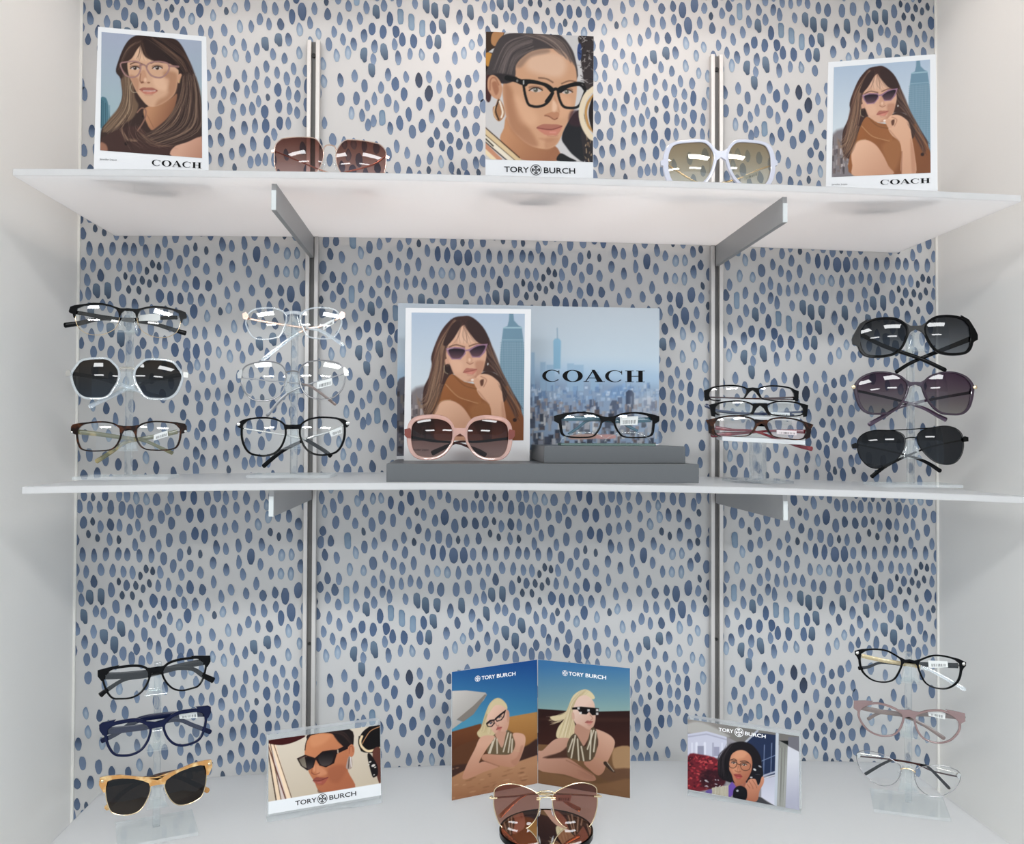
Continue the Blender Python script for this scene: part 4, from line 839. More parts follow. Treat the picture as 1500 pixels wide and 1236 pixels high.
def paint_sunglass_woman(a):
    a.fill(((176,190,208),(206,214,220),(500,120),(500,640)))
    a.poly('130,690 330,680 330,1040 130,1040', (126,118,120), 20); a.blocks(130, 330, 760, 1030, 70, (8,24), (14,70), [(150,140,140),(96,86,88),(180,168,164),(120,104,100)])
    a.poly('846,112 874,112 880,170 912,205 936,218 946,300 956,420 952,900 950,1040 800,1040 775,800 778,420 792,300 802,222 832,210 842,170', (112,142,160), 2, 1, False)
    a.line('806,222 936,222', 9, (168,196,206), 2, .9); a.line('790,310 946,310', 6, (150,178,190), 2, .8)
    for x in range(784, 956, 12): a.line([(x,325),(x,900)], 4, (176,192,198), 1.5, .55, False, False)
    for y in range(330, 900, 17): a.line([(780,y),(954,y)], 3, (92,122,140), 1.5, .45, False, False)
    a.poly('510,138 440,152 370,220 322,310 280,430 285,500 262,580 222,680 232,860 350,900 400,700 430,560 650,540 760,560 860,680 930,800 920,870 880,720 790,560 735,410 700,300 640,200 570,143', (64,42,38), 5)
    a.strands(['440,170 330,330 290,520 230,760','470,190 390,380 370,560 300,880'], 90, 8, 7, [(96,64,54),(44,30,30),(140,106,84),(170,138,108)], .65)
    a.strands(['300,560 240,700 190,740 160,700','330,600 280,780 240,850 200,770'], 14, 10, 5, [(150,120,96)], .7)
    a.strands(['640,200 720,380 800,580 930,800','680,460 760,560 860,720 900,900'], 60, 8, 7, [(110,80,66),(40,28,30),(150,120,98)], .6)
    a.poly('510,205 440,290 402,350 388,430 420,500 450,565 520,610 600,605 642,560 666,490 680,400 640,300 570,225', (214,166,138), 5)
    a.poly('600,470 666,470 642,560 600,605 540,610 600,560', (176,122,98), 14, .7); a.poly('450,240 560,240 600,320 480,330', (224,182,156), 20, .7); a.poly('420,450 500,470 500,540 450,540', (226,178,150), 16, .6)
    a.poly('500,188 450,290 395,350 366,340 400,250 450,180', (56,38,36), 5); a.poly('520,195 562,265 620,330 700,345 670,240 590,165', (56,38,36), 5); a.strands(['500,180 470,260 420,340','530,190 570,280 640,330'], 14, 8, 4, [(120,88,72),(60,40,36)], .6)
    a.line('410,362 460,346 520,362', 10, (84,54,44), 3, .7); a.line('556,355 610,338 650,340', 9, (84,54,44), 3, .7)
    F_ = (150,112,134)
    a.poly('388,372 450,360 525,368 530,410 492,452 430,452 400,412', F_, 2, 1, False); a.poly('548,380 610,345 690,338 668,402 632,438 578,438 552,408', F_, 2, 1, False); a.line('520,388 556,385', 12, F_, 2)
    a.poly('408,380 450,372 518,380 518,408 486,442 434,442 412,412', ((36,24,34),(98,70,78),(460,380),(460,440)), 2); a.poly('562,388 612,358 672,352 655,398 626,428 582,428 562,406', ((36,24,34),(98,70,78),(610,360),(610,428)), 2); a.line('395,380 440,368', 4, (206,180,196), 1.5, .8)
    a.poly('540,400 560,400 580,462 562,482 535,470', (200,150,122), 6, .8); a.line('538,474 560,486 584,476', 5, (128,78,62), 3, .8); a.ell(558,455,9,14,(232,190,164),6,.8)
    a.lips((513,545),(560,516),(610,524),(565,562),(184,106,94),(120,58,52))
    a.poly('380,455 402,448 408,495 388,500', (206,156,130), 3); a.ell(398,520,24,36,(46,32,30),3,.85); a.line('374,500 378,540 400,556', 4, (176,160,130), 1.5, .9); a.ell(690,486,4,8,(230,226,220),2)
    a.poly('430,558 382,620 350,690 300,760 290,850 330,1040 956,1040 956,900 900,760 850,700 820,640 700,690 640,640 520,612', ((150,92,52),(124,74,44),(400,640),(900,980)), 5)
    a.poly('430,558 470,600 560,640 625,660 640,770 560,745 470,715 385,630', (150,94,56), 4); a.line('385,632 470,718 560,752 618,770', 5, (196,150,112), 2, .9); a.line('440,560 520,640 625,668', 5, (90,54,34), 4, .6); a.poly('560,800 700,760 710,900 640,1040 600,960', (166,112,72), 24, .55)
    a.poly('300,850 345,765 420,748 500,790 560,870 610,970 640,1040 330,1040 308,950', ((224,176,146),(196,146,118),(360,800),(560,1030)), 5); a.line('298,860 340,762 420,745', 6, (190,146,110), 2, .8)
    a.poly('640,565 700,535 790,590 830,700 800,760 760,620', (62,42,36), 6); a.poly('612,640 600,600 628,562 690,560 745,592 782,640 802,750 822,880 830,1040 715,1040 716,860 700,780 645,730 612,680', ((222,174,144),(206,156,126),(640,600),(780,1000)), 4)
    a.poly('575,588 620,590 640,625 640,660 610,660 590,625', (214,164,134), 4); a.poly('634,606 660,596 656,636 640,642', (96,60,46), 6); a.line('640,575 680,600 660,650', 6, (150,100,78), 4, .7); a.ell(578,600,11,8,(240,220,206),3); a.line('720,860 714,1040', 7, (120,72,50), 4, .7); a.poly('790,760 822,880 830,1040 800,1040', (176,124,98), 10, .6); a.line('620,680 700,780', 6, (150,100,76), 5, .6)
    a.ell(885,890,14,14,(44,26,22),3); a.strands(['800,600 880,730 930,830','780,640 860,800 900,900'], 26, 8, 6, [(90,64,54),(150,120,98),(50,34,32)], .65); a.strands(['330,620 260,760 210,860','370,640 310,820 250,900'], 36, 8, 6, [(150,118,92),(96,68,54),(60,42,38)], .65)
    return a
def art_sun_a(): return paint_sunglass_woman(Art([(138,112),(958,122),(948,1037),(133,1040)]))
def art_skyline():
    a = Art([(-924,44),(969,82),(963,1063),(-934,1152)], 320, 180)
    a.fill(((190,198,206),(206,222,234),(0,60),(0,520))); a.poly('-940,500 980,520 980,700 -940,700', (172,200,226), 90, .8)
    a.poly('-940,640 980,660 980,1160 -940,1160', (150,170,196), 60)
    for x, y, w in ((40,400,26),(105,470,40),(150,490,60),(300,480,50),(350,490,70),(470,540,60)): a.poly([(x,y),(x+w,y),(x+w,680),(x,680)], (160,190,216), 3, .8, False)
    a.poly('200,318 212,300 242,300 256,318 252,520 202,520', (146,188,214), 2, 1, False); a.line('228,225 230,300', 5, (120,150,176), 1.5, .9, False, False); a.poly('600,680 680,640 800,660 840,720 600,720', (120,156,200), 20, .7)
    a.blocks(-930, 960, 660, 770, 260, (10,34), (10,44), [(140,172,210),(176,200,226),(120,150,190),(206,220,236)], .7)
    a.poly('725,690 745,672 770,676 786,700 786,900 725,900', (70,82,106), 2, 1, False); a.poly('610,780 625,748 660,748 682,800 682,930 610,930', (96,106,126), 2, 1, False)
    a.blocks(-930, 960, 770, 900, 300, (10,34), (14,60), [(120,136,164),(160,172,192),(90,102,128),(196,200,210),(150,140,140)], .85)
    a.blocks(-930, 960, 880, 1150, 420, (12,40), (18,80), [(130,136,150),(84,90,106),(176,176,182),(206,204,204),(110,98,98),(60,66,80)], .9)
    a.poly('-940,640 -820,640 -820,1160 -940,1160', (96,92,100), 6, .85); a.blocks(-940, -820, 700, 1150, 60, (10,30), (20,70), [(80,74,78),(120,112,112),(60,58,66),(140,130,126)])
    a.poly('330,1000 520,990 530,1022 330,1030', (186,150,136), 3); a.poly('520,1000 640,995 640,1024 520,1026', (206,160,156), 3)
    a.poly('770,690 980,720 980,900 800,880', (206,206,210), 40, .35)
    return a
def art_beach():
    a = Art([(65,160),(752,60),(755,1055),(65,1208)], 170, 240)
    a.fill(((30,78,142),(78,146,176),(400,80),(360,560)))
    a.poly('65,312 180,308 335,325 348,342 320,390 250,450 180,510 105,545 150,560 65,622', ((206,200,194),(176,170,164),(100,320),(250,480)), 3, 1, False); a.poly('348,342 330,340 240,430 104,543 158,560 240,500', (134,126,118), 3, 1, False)
    a.poly('60,642 300,574 340,700 330,900 60,1010', ((112,66,40),(70,40,28),(180,620),(180,960)), 5, 1, False); a.poly('520,522 756,480 756,740 600,800 500,700', ((186,134,76),(156,106,56),(640,520),(640,760)), 5, 1, False)
    a.poly('60,800 300,690 540,640 640,765 560,860 60,1010', (96,60,40), 6); a.poly('60,920 300,880 640,765 756,700 756,850 560,900 60,1020', (66,44,38), 10); a.poly('60,1010 160,955 380,900 600,880 756,826 760,1070 60,1220', ((188,140,104),(160,112,80),(400,900),(400,1150)), 6, 1, False)
    for k in range(60):
        x, y = a.rng.uniform(70,750), a.rng.uniform(930,1190); a.ell(x, y, a.rng.uniform(8,34), 5, [(150,104,74),(206,160,122),(120,82,58)][k % 3], 6, .5, -12)
    a.poly('430,368 372,410 332,500 302,600 268,650 300,690 400,672 420,640 470,560 512,450 480,390', (214,194,150), 4); a.strands(['420,380 350,480 290,640','470,400 400,520 380,660'], 50, 5, 5, [(238,222,184),(170,146,104),(196,172,130)], .6)
    a.poly('402,428 352,508 356,575 398,640 440,665 500,640 526,560 510,470 460,425', ((236,194,172),(214,164,140),(380,500),(510,600)), 4); a.poly('505,470 526,480 528,545 512,560', (206,154,130), 4)
    a.poly('420,650 500,640 540,650 560,700 480,790 420,720', (206,156,132), 5); a.poly('430,375 480,392 512,450 470,430 410,430 360,500 350,480 390,400', (220,200,158), 4)
    a.eye(378,572,18,8,-24,(70,66,80)); a.eye(448,522,18,8,-24,(70,66,80)); K = (34,22,26)
    a.line('345,578 372,552 402,545 408,572 385,598 356,598', 8, K, 1.5, 1, True, False); a.line('416,535 455,502 494,472 482,520 462,545 428,556', 8, K, 1.5, 1, True, False); a.line('402,548 418,540', 9, K, 1.5); a.poly('340,572 372,545 402,540 404,552 372,560 348,584', K, 1.5, 1, False); a.poly('414,532 455,496 502,462 496,482 456,512 420,544', K, 1.5, 1, False)
    a.line('418,570 428,592 444,588', 5, (160,104,88), 3, .7); a.lips((424,624),(446,600),(468,604),(446,630),(190,96,88),(120,50,50))
    a.poly('400,672 350,812 545,816 566,700 534,636 505,640 470,770 420,680', (112,94,70), 3)
    for t_ in ('412,690 372,812','428,700 430,812','520,650 480,800','540,660 520,806','552,700 546,806','395,720 362,812'): a.line(t_, 11, (226,214,190), 2, .9, False, False)
    a.poly('400,672 300,682 250,780 182,915 150,1012 200,1018 320,965 445,918 330,880 285,885 345,780 402,700', ((222,172,146),(196,142,116),(250,760),(300,960)), 4)
    a.poly('556,655 640,660 658,720 622,840 580,912 500,922 340,880 305,850 335,820 450,826 540,816 575,740', ((224,174,148),(192,138,112),(560,680),(480,920)), 4); a.line('340,880 445,918', 7, (140,92,72), 4, .7); a.line('555,790 620,800', 4, (210,180,140), 2, .8); a.poly('580,912 622,840 640,760 620,760 590,840 540,880', (176,122,98), 10, .5)
    return a
def art_beach_night():
    a = Art([(72,60),(812,130),(812,1178),(72,1060)], 180, 240)
    a.fill(((64,118,166),(140,170,166),(440,110),(440,470)))
    a.poly('60,455 300,472 560,478 820,472 820,780 60,780', ((44,24,22),(64,36,30),(440,470),(440,760)), 5, 1, False); a.poly('60,530 820,530 820,560 60,545', (72,44,36), 14, .5); a.poly('60,740 400,760 820,770 820,1190 60,1070', ((126,92,62),(96,68,46),(440,780),(440,1150)), 6, 1, False)
    a.poly('680,782 820,765 820,935 690,940', (170,134,98), 8); a.poly('560,960 820,935 820,1010 640,1040', (104,74,54), 10); a.poly('72,960 300,1000 560,1060 820,1020 820,1180 72,1070', (134,98,68), 14, .7)
    a.poly('440,300 355,350 305,465 270,500 170,520 210,555 280,540 232,610 225,690 335,702 372,610 352,500 402,385 525,378 500,322', (226,208,166), 4); a.strands(['420,310 330,420 280,560 240,690','470,310 400,400 360,560 340,700'], 60, 5, 5, [(246,234,204),(180,156,116),(206,184,142)], .6); a.strands(['320,460 240,510 140,530','320,500 260,560 200,600'], 20, 8, 5, [(226,206,166)], .7)
    a.poly('402,360 362,430 350,520 382,582 440,625 500,622 532,560 534,480 520,400 465,350', ((236,202,184),(206,160,138),(400,460),(520,600)), 4); a.poly('380,578 368,680 430,765 500,640 470,620', (190,142,120), 6); a.poly('344,490 362,490 366,535 348,540', (216,172,150), 3)
    a.poly('346,446 420,438 562,452 556,505 508,508 482,480 462,502 420,498 388,462 346,462', (20,15,17), 1.5, 1, False)
    for x, y in ((398,452),(478,468),(548,466),(415,490),(548,496)): a.poly([(x-9,y-9),(x+9,y-9),(x+9,y+9),(x-9,y+9)], (236,230,226), 1.5, .9, False)
    a.line('490,505 512,532 496,546', 5, (160,110,92), 3, .7); a.lips((452,566),(484,552),(512,560),(486,582),(186,104,98),(120,56,54))
    a.poly('340,700 215,698 110,790 72,802 72,945 285,985 430,1032 530,1034 522,990 430,930 300,848 140,855 250,805 310,765', ((206,160,138),(168,120,98),(200,720),(360,1010)), 4); a.poly('110,850 250,805 310,760 330,830 300,850', (70,44,38), 8, .8)
    a.poly('525,620 620,650 682,700 684,765 622,905 598,965 555,992 500,955 440,880 540,790 555,700', ((214,168,144),(176,126,102),(640,680),(520,960)), 4)
    a.poly('372,655 312,720 305,810 330,850 490,878 545,780 545,640 500,612 452,765', (92,76,58), 3)
    for t_ in ('372,670 340,850','390,700 400,870','420,760 440,872','500,630 490,860','520,630 470,780','538,640 520,800','352,700 318,800'): a.line(t_, 12, (224,212,188), 2, .9, False, False)
    a.poly('620,880 690,960 665,960 600,900', (60,46,38), 3); a.line('630,890 682,958', 6, (216,200,176), 2, .8); a.line('520,850 610,880', 5, (190,150,110), 2, .8); a.line('510,990 420,930 300,870', 6, (120,80,64), 5, .6); a.strands(['380,930 470,970 525,1010','400,980 470,1010 525,1030'], 8, 4, 4, [(150,104,86)], .6)
    return a
def art_sax():
    a = Art([(100,290),(1322,125),(1335,895),(98,1105)], 220, 160)
    a.fill(((222,208,190),(206,190,168),(500,200),(700,900)))
    for x0, x1, w, c in ((80,185,12,(60,36,28)),(108,215,40,(244,216,184)),(120,240,8,(70,44,34)),(150,270,44,(222,204,196)),(90,296,14,(96,50,40)),(150,330,46,(250,222,190)),(155,365,8,(90,60,44))): a.line([(x0,330),(x1,960)], w, c, 2, 1, False, False)
    a.poly('100,295 495,238 400,305 250,345 110,330', (62,16,16), 3)
    a.poly('520,300 560,222 985,170 1032,330 985,380 860,400 600,320 505,400', (34,24,24), 4)
    a.poly('512,310 560,245 700,215 800,225 870,300 920,360 990,370 975,560 975,640 1052,812 860,850 700,862 640,832 602,745 545,650 505,520 497,400', ((206,134,92),(176,104,72),(560,300),(900,760)), 5)
    a.poly('560,250 700,220 780,240 700,330 580,360', (216,146,104), 26, .8); a.poly('760,600 900,560 960,620 860,760 760,720', (160,92,64), 30, .7); a.poly('620,560 700,600 740,660 640,680', (218,150,112), 18, .7)
    a.poly('820,215 985,170 1030,330 960,365 895,335 850,290', (30,22,22), 10); a.line('500,400 515,310 560,235', 9, (40,26,24), 3); a.strands(['700,205 880,230 1000,340','760,195 930,200 1020,320'], 26, 5, 6, [(60,42,38),(24,18,18)], .7)
    a.poly('975,370 1015,335 1042,380 1035,450 1000,480 975,450', (196,122,86), 4); a.line('985,440 990,370 1020,365 1028,420', 7, (140,76,52), 3, .8)
    a.poly('975,480 1000,470 1018,520 1015,590 985,612 950,590', (170,150,140), 3); a.line('985,480 975,600', 8, (60,46,44), 2); a.line('998,480 1008,580', 8, (246,240,236), 3)
    a.line('600,530 572,630 600,668', 7, (140,76,54), 4, .7); a.line('570,650 610,668 660,650', 7, (120,60,44), 4, .8); a.ell(600,600,12,40,(226,160,122),8,.7)
    a.lips((588,735),(660,700),(752,700),(660,782),(150,70,62),(88,34,34)); a.poly('640,832 700,862 860,850 1050,810 1050,830 690,880', (90,50,38), 8, .6)
    K = (32,18,18)
    a.poly('410,492 500,452 610,486 690,415 790,398 850,395 970,338 972,385 850,442 820,545 730,590 660,570 618,505 592,590 525,625 455,575', K, 2, 1, False)
    a.poly('432,505 495,472 520,600 470,575', ((120,110,96),(150,140,124),(440,500),(500,590)), 3, .9, False); a.poly('520,500 590,500 580,590 530,610', ((20,16,18),(66,56,56),(550,500),(550,600)), 3); a.poly('650,470 740,420 812,430 795,535 725,575 665,550', ((20,16,18),(74,64,62),(720,430),(720,570)), 3); a.line('860,400 862,430', 14, (190,170,150), 2, 1, False, False); a.line('440,490 520,470', 5, (160,120,110), 2, .7)
    a.poly('1100,260 1180,160 1330,110 1330,400 1200,430 1110,400', (16,12,12), 4); a.line('1125,250 1105,310 1130,370 1200,412 1330,375', 26, (238,212,170), 3); a.line('1330,140 1220,190 1150,290 1130,330', 9, (196,140,96), 2); a.line('1095,250 1090,330 1120,410', 10, (20,16,16), 2)
    a.poly('1240,420 1330,390 1330,760 1290,690', (96,54,44), 4); a.poly('1185,470 1215,440 1290,560 1300,660 1270,695 1235,680', (22,18,20), 3)
    for x, y, r in ((1250,570,22),(1215,530,14),(1258,672,9),(1200,560,9),(1270,590,12)): a.ell(x, y, r, r*.6, (236,228,220), 3, .95, -20)
    a.poly('90,968 1340,762 1340,905 90,1120', (246,248,250), 2, 1, False)
    return a
def art_phone():
    a = Art([(92,135),(1315,325),(1318,1135),(92,905)], 220, 160)
    a.fill((150,146,150)); a.poly('80,130 1330,320 1330,420 700,420 520,330 92,290', ((150,144,138),(120,116,112),(300,160),(700,380)), 6, 1, False); a.poly('92,190 250,170 520,300 500,330 92,285', (206,204,200), 18, .6)
    a.poly('92,300 300,268 520,330 530,560 92,560', (206,206,222), 4, 1, False); a.line('92,330 300,300 515,360', 16, (170,170,190), 3, .8, False, False)
    for x in (140,190,280,370,470): a.line([(x,400),(x,540)], 26 if x in (190,280) else 14, (236,236,246) if x != 370 else (150,150,172), 3, .8, False, False)
    a.poly('200,430 270,430 270,530 200,530', (140,140,160), 5, .8, False); a.poly('380,440 440,440 440,540 380,540', (150,150,172), 5, .8, False)
    a.poly('850,285 1070,310 1070,740 900,770 740,620 720,400', (36,48,78), 4, 1, False); a.line('720,395 860,262', 22, (190,194,206), 3, .9, False, False)
    for t_ in ('935,420 925,740','1015,400 1005,720','905,595 1060,530'): a.line(t_, 8, (130,146,176), 2, .9, False, False)
    a.line('910,762 1060,712', 20, (186,190,206), 3, .9, False, False); a.line('920,790 1060,745', 10, (226,228,238), 3, .9, False, False); a.poly('900,800 1060,760 1060,1095 900,990', ((196,196,212),(220,220,232),(960,800),(960,1060)), 4, 1, False)
    a.line('1075,300 1060,1095', 34, (196,202,212), 3, 1, False, False); a.poly('1100,370 1195,420 1170,1110 1070,1100', ((140,140,134),(166,166,160),(1110,500),(1150,1000)), 3, 1, False); a.poly('1100,372 1200,372 1200,425', (16,18,20), 2, 1, False); a.poly('1195,330 1325,330 1325,500 1195,430', (116,114,122), 4, 1, False); a.poly('1190,430 1325,500 1325,1140 1165,1110', ((216,216,224),(180,180,196),(1200,600),(1320,1000)), 3, 1, False)
    a.strands(['1110,450 1100,800 1090,1080','1180,450 1160,800 1150,1090'], 16, 4, 10, [(110,110,104),(186,186,180)], .5)
    a.poly('92,545 240,525 420,575 490,690 500,840 360,900 92,905', (112,34,44), 10)
    for k in range(170):
        x, y = a.rng.uniform(95,480), a.rng.uniform(545,890)
        if x > 380 and y < 600: continue
        a.ell(x, y, a.rng.uniform(9,24), a.rng.uniform(6,14), [(176,52,60),(206,84,84),(86,24,36),(60,20,30),(150,40,52)][k % 5], 3, .8, a.rng.uniform(-60,60))
    a.poly('250,700 460,720 500,850 360,900 240,860', (36,20,28), 20, .7)
    for k in range(14): a.ell(a.rng.uniform(230,480), a.rng.uniform(800,890), a.rng.uniform(6,20), 5, (214,208,214), 3, .9, a.rng.uniform(-50,50))
    a.poly('860,985 960,1040 1040,1095 700,1040', (66,66,70), 5); a.poly('358,890 450,875 545,862 560,1000 352,958', (190,182,162), 4, 1, False); a.strands(['370,890 365,950','540,880 545,990'], 60, 6, 5, [(160,150,130),(212,206,190)], .5); a.poly('300,920 355,905 352,958 290,940', (100,84,150), 4)
    a.poly('540,430 600,395 700,382 800,420 880,520 905,640 880,780 700,840 560,830 440,770 422,640 452,540', (26,22,26), 8); a.strands(['520,440 440,560 440,720','600,400 500,560 520,800'], 50, 12, 9, [(56,48,52),(14,12,14)], .6)
    a.poly('560,560 600,500 690,475 770,520 800,600 792,700 750,790 700,850 640,862 600,820 575,740 548,680', ((212,146,112),(172,106,80),(620,560),(780,760)), 5); a.poly('640,480 740,500 700,560 600,560', (224,160,124), 18, .7); a.poly('590,830 640,862 700,850 730,800 720,900 620,900', (164,100,78), 6); a.poly('590,660 650,680 640,730 590,720', (224,158,124), 14, .6)
    a.line('565,585 600,572 630,590', 8, (40,26,24), 3, .85); a.line('670,600 720,595 760,612', 9, (40,26,24), 3, .85); a.eye(597,615,26,11,8); a.eye(712,637,27,11,8)
    a.line('545,600 560,585 615,590 632,612 625,650 598,672 560,664 545,630', 6, (60,40,34), 1.5, 1, True); a.line('672,625 700,610 760,618 782,640 770,684 730,700 692,690 674,660', 6, (60,40,34), 1.5, 1, True); a.line('632,625 672,638', 7, (60,40,34), 1.5)
    a.line('650,650 636,705 655,716', 6, (150,92,70), 4, .7); a.line('612,700 640,716 672,710', 6, (120,64,50), 3, .8); a.lips((600,745),(640,738),(690,766),(650,796),(166,62,64),(96,30,34))
    a.poly('540,870 580,820 612,862 640,905 560,992 540,985', (112,82,166), 3, 1, False)
    a.poly('800,650 830,630 890,640 922,720 905,800 860,860 810,800', (24,24,30), 4); a.ell(828,690,18,10,(240,240,240),3,.9,30); a.ell(885,655,20,8,(210,210,216),3,.8,30); a.line('840,742 885,746', 4, (120,120,126), 2, .7)
    a.poly('720,880 745,830 765,800 800,790 840,800 870,870 905,770 928,780 925,840 880,925 850,1035 728,1020', ((214,148,118),(176,112,86),(760,800),(820,1020)), 4)
    for t_ in ('765,815 800,870 810,900','800,800 840,860 850,890','745,850 775,890'): a.line(t_, 6, (130,76,58), 3, .7)
    a.ell(790,775,14,8,(226,222,220),2,.9)
    a.poly('600,905 640,872 690,870 742,915 728,1022 600,1000 590,950', (22,22,26), 4); a.ell(638,922,13,12,(200,200,206),3)
    return a
# ---------------------------------------------------------------- lettering (flat ink on the card face)
def glyph_coach():
    """five wide high-contrast serif capitals, unit cap height"""
    out = []; X = 0
    def ringp(cx, rx, ix, dx=0, a0=0, a1=360):
        n = 40; A = np.radians(np.linspace(a0, a1, n))
        o = [(cx+rx*math.cos(t), .5+.52*math.sin(t)) for t in A]; i_ = [(cx+dx+ix*math.cos(t), .5+.47*math.sin(t)) for t in A]
        return [[o[k], o[k+1], i_[k+1], i_[k]] for k in range(n-1)]
    def C(x): return ringp(x+.72, .72, .50, .06, 38, 322)+[[(x+1.25,.98),(x+1.31,.98),(x+1.31,.62),(x+1.25,.66)]]
    def O(x): return ringp(x+.78, .78, .42)
    def A_(x): return [[(x+.10,0),(x+.19,0),(x+.80,1.0),(x+.72,1.04)],[(x+.62,1.04),(x+.86,1.04),(x+1.50,0),(x+1.06,0)],[(x+.32,.30),(x+.98,.30),(x+.98,.36),(x+.36,.36)],[(x,0),(x+.42,0),(x+.42,.05),(x,.05)],[(x+.90,0),(x+1.64,0),(x+1.64,.05),(x+.90,.05)]]
    def H_(x):
        r = []
        for a in (.16, 1.02): r += [[(x+a,0),(x+a+.34,0),(x+a+.34,1),(x+a,1)], [(x+a-.16,0),(x+a+.50,0),(x+a+.50,.05),(x+a-.16,.05)], [(x+a-.16,.95),(x+a+.50,.95),(x+a+.50,1),(x+a-.16,1)]]
        return r+[[(x+.4,.47),(x+1.1,.47),(x+1.1,.53),(x+.4,.53)]]
    for g, w in ((C,1.55),(O,1.62),(A_,1.66),(C,1.55),(H_,1.54)): out += g(X); X += w
    return out, X-.02
def emblem(n=28):
    q = []
    for k in range(n):
        t0, t1 = 2*math.pi*k/n, 2*math.pi*(k+1)/n
        for ro, ri in ((1,.88),): q.append([(ro*math.cos(t0),ro*math.sin(t0)),(ro*math.cos(t1),ro*math.sin(t1)),(ri*math.cos(t1),ri*math.sin(t1)),(ri*math.cos(t0),ri*math.sin(t0))])
    for a in range(4):
        c, s_ = math.cos(a*math.pi/2), math.sin(a*math.pi/2); R_ = lambda x, y: (c*x-s_*y, s_*x+c*y)
        for P in ([(-.07,.06),(.07,.06),(.12,.46),(-.12,.46)], [(-.34,.50),(.34,.50),(.26,.72),(-.26,.72)], [(-.34,.50),(-.20,.50),(-.26,.36)], [(.34,.50),(.20,.50),(.26,.36)]): q.append([R_(*p) for p in P])
    return q
def text_polys(txt, bold=0.0):
    cu_ = bpy.data.curves.new('t', 'FONT'); cu_.body = txt; cu_.size = 1; cu_.fill_mode = 'FRONT'; cu_.offset = bold; cu_.resolution_u = 3
    o = bpy.data.objects.new('t', cu_); COL.objects.link(o); dg = bpy.context.evaluated_depsgraph_get()
    me = bpy.data.meshes.new_from_object(o.evaluated_get(dg)); V = np.array([(v.co.x, v.co.y) for v in me.vertices]); fs = [tuple(p.vertices) for p in me.polygons]
    bpy.data.objects.remove(o); bpy.data.curves.remove(cu_); bpy.data.meshes.remove(me); return V, fs
class Face:
    """a flat face in the place: layout units -> the plane through three known points"""
    def __init__(s, crop, P, n): s.crop, s.P, s.n = crop, np.asarray(P, float), np.asarray(n, float)
    def at(s, q, off=0): return hit(s.crop[0]+q[0]/s.crop[2], s.crop[1]+q[1]/s.crop[2], s.P+off*s.n, s.n)
    def basis(s, a, b):
        A, B = s.at(a), s.at(b); u = (B-A)/np.linalg.norm(B-A); return A, B, u, np.cross(s.n, u)*-1 if np.cross(s.n, u)[2] < 0 else np.cross(s.n, u)
def write_polys(F_, polys, w, a, b, h, parent, name, mat, off=.5):
    """lettering from layout point a to b on the baseline, cap height h layout units"""
    A, B, u, v = F_.basis(a, b); sx = np.linalg.norm(B-A)/w; top = F_.at((a[0], a[1]-h)); sy = abs((top-A) @ v); m = MB()
    for q in polys: m.add([A+u*p[0]*sx+v*p[1]*sy+F_.n*off for p in q], [tuple(range(len(q)))])
    return obj(name, m, mat, parent, fixn=False)
def write_text(F_, txt, a, b, h, parent, mat, name='lettering', bold=0.0, off=.5):
    V, fs = text_polys(txt, bold); x0, x1 = V[:,0].min(), V[:,0].max(); y1 = V[:,1].max(); y0 = 0
    A, B, u, v = F_.basis(a, b); sx = np.linalg.norm(B-A)/(x1-x0); sy = abs((F_.at((a[0], a[1]-h))-A) @ v)/y1; m = MB()
    m.add([A+u*(p[0]-x0)*sx+v*p[1]*sy+F_.n*off for p in V], fs); return obj(name, m, mat, parent, fixn=False)
def write_emblem(F_, c, r, parent, mat, off=.5):
    A = F_.at(c); _, _, u, v = F_.basis(c, (c[0]+r, c[1])); k = np.linalg.norm(F_.at((c[0]+r, c[1]))-A); u = np.array(u); m = MB()
    for q in emblem(): m.add([A+u*p[0]*k+v*p[1]*k+F_.n*off for p in q], [tuple(range(len(q)))])
    return obj('emblem', m, mat, parent, fixn=False)
def print_grid(F_, art, parent, name='print', mat='print_', off=.25):
    P = F_.at; c = [P(q, 0) for q in art.corners]; H, W_ = art.H, art.W
    m = MB(); q = np.stack([art.X, art.Y], -1).reshape(-1, 2)
    d = cf[None] + ((F_.crop[0]+q[:,0:1]/F_.crop[2])-750)/F*cr[None] - ((F_.crop[1]+q[:,1:2]/F_.crop[2])-618)/F*cu[None]
    t = ((F_.P+off*F_.n-CAM) @ F_.n)/(d @ F_.n); V = CAM + d*t[:,None]
    idx = np.arange(H*W_).reshape(H, W_)
    fs = np.stack([idx[1:,:-1], idx[1:,1:], idx[:-1,1:], idx[:-1,:-1]], -1).reshape(-1, 4)
    m.v = [tuple(p) for p in V]; m.f = [tuple(int(i) for i in f) for f in fs]; m.m = [0]*len(m.f); m.c = list(lin(np.clip(art.C, 0, 255)).reshape(-1, 3)*.84)
    return obj(name, m, M[mat], parent, fixn=False)
def plane_n(yaw, tilt):
    th, ph = math.radians(yaw), math.radians(tilt)
    return np.array([math.sin(th)*math.cos(ph), -math.cos(th)*math.cos(ph), math.sin(ph)])
def card(name, label, cat, crop, corners, P, yaw, tilt, thick=2.5, mat='card', zmin=None, group=None):
    n = plane_n(yaw, tilt); Fc = Face(crop, P, n); C = [Fc.at(q) for q in corners]
    if zmin is not None:
        for i, j in ((2,1),(3,0)):
            d = C[i]-C[j]; f = (zmin(C[i][0])-C[j][2])/d[2]; C[i] = C[j]+d*f
    root = thing(name, (C[2]+C[3])/2, label, cat, group)
    m = MB(); m.hexa(C, [c-n*thick for c in C]); obj('card', m, M[mat], root)
    return root, Fc, C, n
